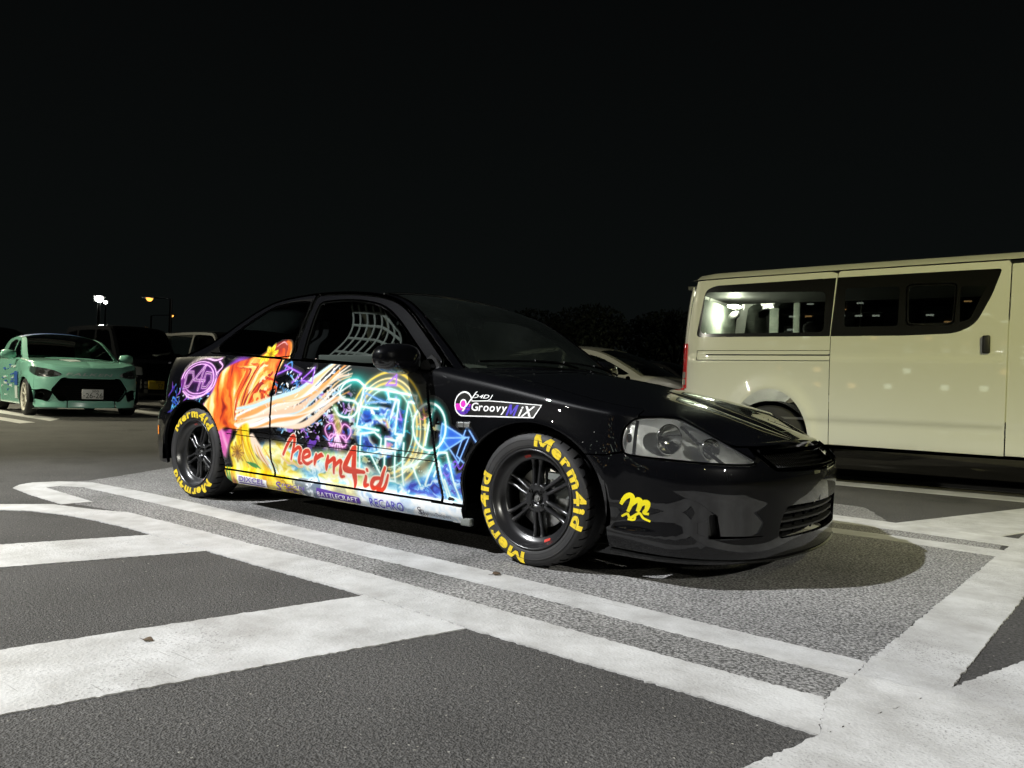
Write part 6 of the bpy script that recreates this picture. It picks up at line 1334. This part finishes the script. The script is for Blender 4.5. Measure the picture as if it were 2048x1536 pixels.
for sd in (1, -1):
    H_ = sgn_poly(HLS, sd); g = Geo(); patch(g, R, H_, (), .04, off=.002, edge=.01); HLO = g.build('headlight', 'lens_glass', SW); g = Geo(); patch(g, R, H_, (), .05, off=-.06, edge=-.055); g.build('headlight_housing', 'reflector', HLO)
    for (y, z, r) in ((.60, .722, .048), (.725, .745, .040)):
        Pc, Nc = R(np.array([SWS.sy(y)*sd]), np.array([z])); n = Nc[0]*[1, .5, 0]; n /= np.linalg.norm(n); Rm = np.array(Vector(n).to_track_quat('Z', 'Y').to_matrix()); g = Geo(); g.lathe([(.0001, -.02), (r*.6, -.012), (r*.8, .0), (r, .004), (r, -.03)][::-1], 20, 'z'); g.xf(lambda V: V@Rm.T+Pc[0]-n*.025); g.N = [Rm@q for q in g.N]; g.build('projector', 'chrome', HLO)
    P, N = R(np.linspace(SWS.sy(.50), SWS.sx(2.80), 14)*sd, np.linspace(.684, .700, 14)); g = Geo(); g.tube(P-N*.012, .007, 5); g.build('lamp_strip', 'chrome', HLO)
    P, N = R(np.array([SWS.sy(.70)*sd]), np.array([.36])); g = Geo(); g.lathe([(.0001, .012), (.04, .008), (.048, 0), (.048, -.03)][::-1], 18, 'x', P[0]-[.045, 0, 0]); g.build('fog_light', 'lamp_clear', FM)
    d_ = sgn_poly(duct, sd); P, N = R(d_[:, 0], d_[:, 1]); g = Geo(); g.tube(P, .010, 6, closed=True); g.build('duct_frame', 'black_trim', FM)
    P, N = R(np.linspace(.50, SWS.sx(2.86), 20)*sd, np.full(20, .155)); g = Geo(); V = np.vstack([P+N*.0, P+N*.07, P+N*.07-[0, 0, .012], P-[0, 0, .012]]); F = [(a*20+i, b*20+i, b*20+i+1, a*20+i+1) for i in range(19) for a, b in ((0, 1), (1, 2), (2, 3), (3, 0))]; g.add(V, F); g.build('splitter', 'black_trim', FM)
    P, N = R(np.array([.36*sd, .36*sd]), np.array([.33, .16])); g = Geo(); g.tube([P[0]+N[0]*.0, P[1]+N[1]*.065], .006, 5); g.build('splitter_rod', 'steel', FM)
    # mirror
    g = Geo(); g.lathe([(.0001, -.13), (.07, -.11), (.088, 0), (.07, .10), (.0001, .12)], 16, 'y', (1.66, -.96*sd, 1.03)); g.xf(lambda V: np.c_[1.66+(V[:, 0]-1.66)*.8, V[:, 1], V[:, 2]]); g.build('door_mirror', 'mint_paint', SW)
    for x in (2.45, 0.): plain_wheel(SW, x, -.765*sd, .315, .225, 'white_wheel', sd, 10, .095)
V, F = text2d('FALKEN', 1., .02, .25, 1., .2); V = fit(V, -.40, .34, .690, .735); V[:, 0] *= 1; V = np.c_[-V[:, 0], V[:, 1]]; g = Geo(); decal(g, R, V, F, .004); g.build('bonnet_lettering', 'pale_vinyl', FM)
plate(SW, R, .0, .385, .33, .165, 'plate_white', [('26-26', -.32, .46, -.40, .12), ('300', -.05, .28, .2, .42), ('-', -.42, -.38, -.2, -.1)], 'plate_ink')
# blue flashes and sponsor panels on the flank and bonnet
B = SWS.wall(1)
for k in range(26):
    r3 = np.random.default_rng(300+k); x = r3.uniform(.45, 1.95); z = r3.uniform(.26, .86); L_ = r3.uniform(.12, .4); P = [(x, z), (x+L_, z+r3.uniform(-.02, .06)), (x+L_*.8, z+r3.uniform(.01, .06)), (x-.03, z+.03)]
    if x+L_ > 2.05: continue
    g = Geo(); patch(g, B, P, (), .1, off=.003+.0004*k, edge=0); g.build('flank_graphic', 'blue_vinyl' if k % 3 else 'pale_vinyl', SWR)
g = Geo(); patch(g, B, [(1.80, .50), (2.05, .50), (2.05, .74), (1.80, .74)], (), .1, off=.016, edge=0); g.build('door_panel_sticker', 'blue_vinyl', SWR); g = Geo(); patch(g, B, [(1.80, .27), (2.05, .27), (2.05, .49), (1.80, .49)], (), .1, off=.016, edge=0); g.build('door_panel_sticker', 'pale_vinyl', SWR)
hx = lambda u, q: SWS.COMB(u, q); g = Geo(); patch(g, hx, [(.62, .44), (1.05, .44), (1.05, .70), (.62, .70)], (), .06, off=.004, edge=0); g.build('bonnet_sticker', 'pale_vinyl', BN)

# ------------------------------------------------------------------ tall black kei van beside it
KV = empty('black_kei_van', 'tall boxy black mini van with yellow number plate, behind the mint hatchback', 'van', (-16.9, 6.10, 0), rad(1)); KV.scale = (1.06, 1.08, 1.16)
kS = hs([.15, .25, .5, .9, 1.0, 1.1], [-.04, -.01, .0, -.01, -.02, -.05]); kF = hs([.15, .3, .6, .8, .95, 1.1], [-.03, .0, .0, -.03, -.07, -.16]); kR = hs([.15, .5, 1.1], [-.02, 0, -.04])
k_side = lambda x, z: .715-.08*(z-1.0)/.75+0*np.asarray(x)
KS = Shell([(3.05, 0), (3.03, .3), (2.97, .52), (2.86, .65), (2.65, .715), (2.2, .735), (1, .737), (0, .735), (-.25, .70), (-.33, .5), (-.35, 0)], kS, kF, kR, 2.45, 0., .28, .32, .32, hs([-.4, 2.2, 2.6, 2.9, 3.06], [1.02, 1.0, .985, .955, .93]), hs([2.3, 2.7, 3.0], [1.05, 1.03, .98]), 2.45,
    [(2.46, 1.0), (2.26, 1.28), (2.06, 1.55), (1.92, 1.68), (1.7, 1.73), (.8, 1.755), (.0, 1.74), (-.22, 1.70), (-.30, 1.4), (-.34, 1.05)], k_side, [.12, .08, .02, 0, -.01, -.03], [.03, .03, .04, .04, .03, .02])
kw = [rpoly([(1.30, 1.06), (2.22, 1.06), (1.98, 1.50), (1.85, 1.64), (1.30, 1.66)], .04), rpoly([(.40, 1.06), (1.22, 1.06), (1.22, 1.66), (.40, 1.66)], .04), rpoly([(-.22, 1.10), (.32, 1.06), (.32, 1.66), (-.14, 1.62)], .05)]
KP = shell_car(KS, KV, 'black_paint', .20, win=kw, tA_f=.26, tB_f=.80)
R = KS.R; xa = KS.sx(KS.xf+KS.aa+.024); topz = lambda u: float(KS.zsh(np.interp(abs(u), R.S, R.X)))
kh = rpoly([(KS.sy(.40), .70), (KS.sy(.66)+.05, .70), (KS.sx(2.72), .76), (KS.sx(2.72), .88), (KS.sy(.66), .90), (KS.sy(.42), .86)], .03)
g = Geo(); patch(g, R, [(u, topz(u)) for u in np.linspace(-xa, xa, 40)]+[(xa, .2), (0, .18), (-xa, .2)], [kh, mirror_s(kh)], .06, edge=.02); FM = g.build('front_bumper', 'black_paint', KV)
g = Geo(); patch(g, KS.COMB, [(-KS.sC, 0), (0, 0), (KS.sC, 0), (KS.sC, .8), (-KS.sC, .8)], (), .07, edge=0); g.build('bonnet', 'black_paint', KV)
for sd in (1, -1):
    H_ = sgn_poly(kh, sd); g = Geo(); patch(g, R, H_, (), .04, off=.002, edge=.01); HLO = g.build('headlight', 'lens_glass', KV); g = Geo(); patch(g, R, H_, (), .05, off=-.05, edge=-.045); g.build('headlight_housing', 'reflector', HLO)
    Pc, Nc = R(np.array([KS.sy(.58)*sd]), np.array([.79])); g = Geo(); g.lathe([(.0001, .0), (.05, .004), (.065, .02), (.07, .03)], 20, 'x', Pc[0]-[.05, 0, 0]); g.build('projector', 'chrome', HLO)
    g = Geo(); g.lathe([(.0001, -.10), (.07, -.09), (.09, 0), (.07, .08), (.0001, .09)], 14, 'y', (2.22, -.84*sd, 1.12)); g.build('door_mirror', 'black_paint', KV)
    for x in (2.45, 0.): plain_wheel(KV, x, -.65*sd, .28, .19, 'steel_wheel', sd, 10, .08)
g = Geo()
for z in (.42, .50, .58): P, N = R(np.linspace(-.45, .45, 16), np.full(16, z)); g = Geo(); g.tube(P+N*.002, .012, 6); g.build('grille_slat', 'gloss_black', FM)
plate(KV, R, .12, .50, .35, .175, 'plate_yellow', [('57', .10, .42, -.40, .12), ('300', -.05, .28, .2, .42)], 'plate_black')
KV.children[0]

# ------------------------------------------------------------------ plainer cars further off, only their upper parts show
def far_car(name, label, cat, loc, rz, paint, L_, Wd_, H_, zb, roof, boxy=False, glassm='tinted_glass', scale=1.):
    E_ = empty(name, label, cat, loc, rz); hw = Wd_/2; S_ = hs([.15, .25, .5, zb-.1, zb+.1], [-.05, -.01, 0, -.01, -.05]); F_ = hs([.15, .3, .6, zb+.1], [-.03, 0, -.02, -.2]); xr = L_*.18; xf = L_*.80
    hood = zb-.16 if not boxy else zb-.04
    Q = Shell([(L_, 0), (L_-.03, hw*.4), (L_-.12, hw*.72), (L_-.32, hw*.93), (L_-.7, hw), (L_*.5, hw*1.0), (.6, hw*.99), (.2, hw*.9), (.06, hw*.7), (.02, hw*.4), (0, 0)], S_, F_, F_, xf, xr, .30, .35, .35, hs([0, xf-.5, xf, L_-.3, L_], [zb, zb, zb-.04, hood-.06, hood-.12]), hs([xf-.6, xf, L_], [zb+.07, zb+.02, hood-.03]), roof[0][0]-.02, roof, lambda x, z: hw-.07-.22*(z-zb)/max(.3, H_-zb)+0*np.asarray(x), [.14, .08, .0, -.03, -.1], [.03, .05, .06, .05, .03])
    xw = [p[0] for p in roof]; xm = .5*(roof[2][0]+roof[-3][0]); zt = H_-.13
    k0 = np.array(Q.RL); up = [(x, z-.07) for x, z in k0 if z-.07 > zb+.05]; x_hi, x_lo = up[0][0], up[-1][0]
    wa = [(x, z) for x, z in up if x > xm+.04]; wa = [(xm+.04, zb+.04), (x_hi-.06, zb+.04)]+wa+[(xm+.04, np.interp(xm+.04, [p[0] for p in up[::-1]], [p[1] for p in up[::-1]]))]
    wb = [(x, z) for x, z in up if x < xm-.04]; wb = [(x_lo+.06, zb+.04), (xm-.04, zb+.04)]+[(xm-.04, np.interp(xm-.04, [p[0] for p in up[::-1]], [p[1] for p in up[::-1]]))]+wb
    shell_car(Q, E_, paint, .2, glassm, win=[np.array(wa), np.array(wb)], tA_f=.30, tB_f=.74)
    R = Q.R; xa = Q.sx(Q.xf+Q.aa+.024); tz = lambda u: float(Q.zsh(np.interp(abs(u), R.S, R.X)))
    g = Geo(); patch(g, R, [(u, tz(u)) for u in np.linspace(-xa, xa, 30)]+[(xa, .2), (0, .18), (-xa, .2)], (), .09, edge=.0); FM = g.build('front_bumper', paint, E_)
    g = Geo(); patch(g, Q.COMB, [(-Q.sC, 0), (0, 0), (Q.sC, 0), (Q.sC, .8), (-Q.sC, .8)], (), .09, edge=0); g.build('bonnet', paint, E_)
    for sd in (1, -1):
        h = sgn_poly(rpoly([(Q.sy(hw*.55), hood-.28), (Q.sx(L_-.42), hood-.24), (Q.sx(L_-.45), hood-.12), (Q.sy(hw*.6), hood-.15)], .03), sd); g = Geo(); patch(g, R, h, (), .05, off=.004, edge=.01); g.build('headlight', 'lamp_clear', E_)
        for x in (xf, xr): plain_wheel(E_, x, -(hw-.11)*sd, .31, .205, 'steel_wheel', sd, 8, .09)
    for y in (-.36, .36):
        xs = roof[2][0]-.75; g = Geo(); g.box((xs, y, zb-.10), (.14, .48, .62), np.array(Matrix.Rotation(rad(-14), 3, 'Y')), 0, .05); g.box((xs-.12, y, zb+.30), (.09, .26, .18), np.array(Matrix.Rotation(rad(-14), 3, 'Y')), 0, .04); g.box((xs+.3, y, .5), (.5, .5, .14), None, 0, .04); g.build('seat', 'trim_panel' if name == 'silver_coupe' else 'seat_cloth', E_)
    g = Geo(); g.prism([(roof[0][0]-.55, zb-.05), (roof[0][0]-.1, zb+.0), (roof[0][0], .5), (roof[0][0]-.6, .5)], -hw+.14, hw-.14, 'y'); g.build('dashboard', 'interior', E_)
    return E_
far_car('silver_coupe', 'low silver car seen over the bonnet of the black hatchback', 'car', (-4.15, 7.25, 0), rad(4), 'silver_paint', 4.4, 1.76, 1.46, .97, [(3.22, .97), (2.90, 1.14), (2.58, 1.29), (2.32, 1.375), (2.0, 1.42), (1.5, 1.43), (1.0, 1.38), (.6, 1.25), (.2, 1.02)], glassm='clear_glass')
far_car('dark_wagon', 'dark wagon far behind the white van tail', 'car', (-6.9, 14.6, 0), rad(4), 'black_paint', 4.5, 1.76, 1.6, 1.0, [(3.35, 1.0), (3.05, 1.18), (2.78, 1.36), (2.55, 1.47), (2.3, 1.52), (1.5, 1.56), (.7, 1.54), (.3, 1.46), (.1, 1.05)], True)
far_car('grey_wagon', 'dark grey boxy wagon with pale pillars, behind the black mini van', 'car', (-17.6, 8.65, 0), rad(3), 'dark_grey_paint', 4.2, 1.72, 2.08, 1.18, [(3.35, 1.18), (3.12, 1.50), (2.92, 1.78), (2.75, 1.97), (2.5, 2.04), (1.6, 2.07), (.7, 2.05), (.15, 2.0), (.05, 1.3)], True, 'clear_glass')
far_car('black_minivan', 'black minivan cut off by the left edge, behind the mint hatchback', 'van', (-22.0, 4.3, 0), rad(3), 'black_paint', 4.4, 1.74, 2.02, 1.15, [(3.6, 1.15), (3.32, 1.45), (3.06, 1.72), (2.85, 1.90), (2.6, 1.96), (1.6, 2.0), (.7, 1.99), (.15, 1.93), (.05, 1.2)], True)

# ------------------------------------------------------------------ lamp posts
mat('galvanised', (.30, .31, .31), .45, metal=.6); mat('lamp_white_glow', (1, 1, 1), .5, emit=(1, .98, .92), es=160); mat('lamp_amber_glow', (1, .8, .4), .5, emit=(1, .40, .07), es=2.6); mat('lamp_soft_glow', (1, 1, 1), .5, emit=(1, .98, .9), es=30)
def lamp_post(label, x, y, h, kind, rz=0., arm=1.6, glow='lamp_white_glow', group='lamp posts round the car park', size=1.):
    E_ = empty('lamp_post', label, 'lamp post', (x, y, 0), rz, group)
    g = Geo(); g.tube([(0, 0, 0), (0, 0, h)], [.10*size, .065*size], 10); g.lathe([(.0001, .30), (.14, .28), (.17, .05), (.2, 0)][::-1], 14, 'z'); g.build('pole', 'galvanised', E_)
    if kind == 'arm':
        g = Geo(); P = crom([(0, 0, h-.25), (.15, 0, h-.02), (.6, 0, h+.05), (arm, 0, h+.08)], 6); g.tube(P, .04, 8); g.build('arm', 'galvanised', E_); c = (arm+.25, 0, h+.05)
        g = Geo(); g.box((c[0], 0, c[2]+.06), (.70*size, .26*size, .10), None, 0, .04); H_ = g.build('lamp_head', 'galvanised', E_); g = Geo(); g.lathe([(.0001, -.15*size), (.09*size, -.13*size), (.15*size, -.06), (.17*size, .02)][::-1], 16, 'z', (c[0], 0, c[2])); g.build('lens', glow, H_)
    else:
        Rm = np.array(Matrix.Rotation(rad(35), 3, 'Y')); g = Geo(); g.box((.10, 0, h+.12), (.18, .50*size, .38*size), Rm, 0, .03); H_ = g.build('lamp_head', 'galvanised', E_)
        g = Geo(); g.lathe([(.0001, .16*size), (.09*size, .13*size), (.15*size, .06*size), (.17*size, .0)][::-1], 16, 'x', (.10+.10, 0, h+.06)); g.build('lens', glow, H_)
    return E_
lamp_post('tall white floodlight post at the far left', -66.8, 28.2, 7.6, 'flood', rad(-25), size=1.7)
lamp_post('small white lamp post right of the tall floodlight', -98.1, 42.9, 10.3, 'flood', rad(-25), size=1.2, glow='lamp_soft_glow')
lamp_post('amber street lamp on a long arm at upper left', -63.0, 32.8, 8.0, 'arm', rad(205), 2.0, 'lamp_amber_glow', size=1.9)
lamp_post('lower amber street lamp pointing right, near the amber lamp', -84.5, 42.0, 8.1, 'arm', rad(28), 2.4, 'lamp_amber_glow', size=1.3)
# the posts behind the camera that carry the floodlights, the last two added for fill
for (pos, colr, watt, aim, ang), lb in zip(FLOODS, ('floodlight post behind the photographer on the left', 'floodlight post behind the photographer on the right', 'distant floodlight post behind the photographer', 'floodlight post lighting the far rows', 'added fill floodlight post beyond the left edge, lifting the far cars', 'added fill floodlight post far to the right, brightening headlight and cabin')):
    x, y, z = pos; d = math.atan2(aim[1]-y, aim[0]-x); lamp_post(lb, x-.3*math.cos(d), y-.3*math.sin(d), z+.1, 'flood', d, size=.8, glow='lamp_soft_glow', group='floodlight posts behind the photographer')
for i, (x, y, h, k) in enumerate(((10, -56, 9, 'lamp_soft_glow'), (-14, -70, 9, 'lamp_soft_glow'), (30, -48, 9, 'lamp_amber_glow'), (-34, -52, 9, 'lamp_soft_glow'), (22, -75, 9, 'lamp_amber_glow'), (45, -10, 9, 'lamp_soft_glow'), (60, 20, 9, 'lamp_amber_glow'))):
    lamp_post('street lamp far behind the photographer, '+('first', 'second', 'third', 'fourth', 'fifth', 'sixth', 'seventh')[i]+' from the road', x, y, h, 'arm', rad(90), 1.5, k, 'street lamps behind the photographer', 1.6)

# ------------------------------------------------------------------ apartment house behind the photographer (mirrored in the van's panes)
mat('concrete', (.35, .34, .32), .85, noise=(1.5, (.28, .27, .26), .35, .7)); mat('dark_pane', (.02, .025, .03), .1); mat('lit_pane', (1, 1, 1), .5, emit=(.85, 1, .8), es=3.5); mat('lit_pane_warm', (1, .8, .5), .5, emit=(1, .62, .22), es=3)
AP = empty('apartment_house', 'pale concrete apartment house with some lit windows', 'building', (4, -150, 0), 0)
g = Geo(); g.box((0, -6, 28), (96, 12, 56)); g.build('wall', 'concrete', AP); g = Geo(); g.box((0, -6, 56.2), (97, 12.8, .4)); g.build('roof', 'concrete', AP)
r4 = np.random.default_rng(12)
for fl_i in range(18):
    g = Geo(); g.box((0, .65, 1.9+fl_i*3.0), (94, 1.3, .16)); g.box((0, 1.25, 2.4+fl_i*3.0), (94, .08, .9)); g.build('balcony', 'concrete', AP)
    for i in range(16):
        x = -24+i*3.15; v_ = r4.random(); m_ = 'lit_pane' if v_ < .16 else ('lit_pane_warm' if v_ < .24 else 'dark_pane'); g = Geo(); g.box((x, .04, 3.5+fl_i*3.0), (1.3, .08, .95)); g.build('window', m_, AP)
# ------------------------------------------------------------------ trees beyond the lot
mat('bark', (.05, .042, .034), .9); mat('dark_leaf', (.030, .040, .022), .8)
def tree(name, label, x, y, h, seed, leafy, cr=2.2, group='trees beyond the car park'):
    E_ = empty(name, label, 'tree', (x, y, 0), 0, group); rg = np.random.default_rng(seed); g = Geo(); tips = []
    def br(p, d, L_, r, lv):
        q = p+d*L_; mid = (p+q)/2+rg.normal(0, L_*.06, 3); g.tube([p, mid, q], [r, r*.8, r*.62], 5 if lv else 8, caps=False); tips.append(q)
        if lv >= (4 if not leafy else 2): return
        for _ in range(3 if lv else 5):
            n = d+rg.normal(0, .55, 3)+np.array([0, 0, .18]); n /= np.linalg.norm(n); br(p+d*L_*rg.uniform(.55, 1.), n, L_*rg.uniform(.55, .78), r*.55, lv+1)
    br(np.zeros(3), np.array([0, 0, 1.]), h*.34, h*.022, 0); g.build('trunk', 'bark', E_)
    if leafy:
        V = []; F = []; n = 5200; c = rg.normal(0, 1, (n, 3)); c /= np.linalg.norm(c, axis=1, keepdims=True); lob = rg.normal(0, 1, (9, 3)); lob /= np.linalg.norm(lob, axis=1, keepdims=True)
        rr = (rg.random(n)**.33)*(.75+.35*np.clip((c@lob.T).max(1)-.4, 0, 1)*1.3); P = c*rr[:, None]*[cr, cr, h*.30]+[0, 0, h*.66]
        for p in P:
            a = rg.normal(0, 1, 3); a /= np.linalg.norm(a); b = np.cross(a, rg.normal(0, 1, 3)); b /= np.linalg.norm(b); s_ = rg.uniform(.06, .14); k = len(V); V += [p-a*s_, p+b*s_*.5, p+a*s_, p-b*s_*.5]; F.append((k, k+1, k+2, k+3))
        mesh_obj('crown', V, F, 'dark_leaf', E_, False)
    return E_
tree('bare_tree', 'bare winter tree with fine twigs left of the white van', -13.2, 33.0, 7.4, 3, False)
for i, (x, y, h, cr) in enumerate(((-17.2, 31.0, 5.6, 2.4), (-20.5, 30.5, 5.4, 2.6), (-24.5, 29.8, 4.8, 2.6), (-28.5, 30.5, 4.9, 2.8), (-15.4, 36, 5.8, 2.6))):
    tree('dark_tree', ['dark round tree just left of the bare tree', 'second dark tree left of the bare tree', 'third dark tree from the bare tree', 'leftmost dark tree of the far row', 'dark tree behind the bare tree'][i], x, y, h, 40+i, True, cr)
# low wall along the far edge
g = Geo(); g.box((-14, 24.5, .62), (26, .25, 1.24), np.array(Matrix.Rotation(rad(8), 3, 'Z')), 0, .03); g.box((-14, 24.5, 1.28), (26.2, .36, .08), np.array(Matrix.Rotation(rad(8), 3, 'Z')), 0, .01)
tag(g.build('boundary_wall', 'concrete'), 'pale low boundary wall behind the far parked cars', 'wall')

# ------------------------------------------------------------------ fallen leaves on the ground
mat('dry_leaf', (.07, .045, .025), .8)
def leaf(label, x, y, rz, L_, z=.0055):
    E_ = Geo(); n = 9; V = []; F = []
    for i in range(n):
        t = i/(n-1); w = .36*L_*math.sin(math.pi*t**.8)*(1-.2*t); zc = .10*L_*math.sin(t*3)
        V += [(L_*(t-.5), -w, zc+.12*w), (L_*(t-.5), 0, zc), (L_*(t-.5), w, zc+.16*w)]
    for i in range(n-1):
        for k in (0, 1): F.append((i*3+k, i*3+k+1, i*3+4+k, i*3+3+k))
    E_.add(V, F); E_.tube([(-.5*L_, 0, 0), (-.85*L_, .05*L_, .02*L_)], .02*L_, 4); o = E_.build('fallen_leaf', 'dry_leaf'); o.location = (x, y, z); o.rotation_euler = (.1, .05, rz); tag(o, label, 'leaf', 'fallen leaves on the car park')
leaf('small dry leaf lying on the broad white stripe at lower left', 2.41, -2.33, .4, .035); leaf('small brown leaf on the white line below the front wheel', 2.62, -1.03, 1.2, .045)
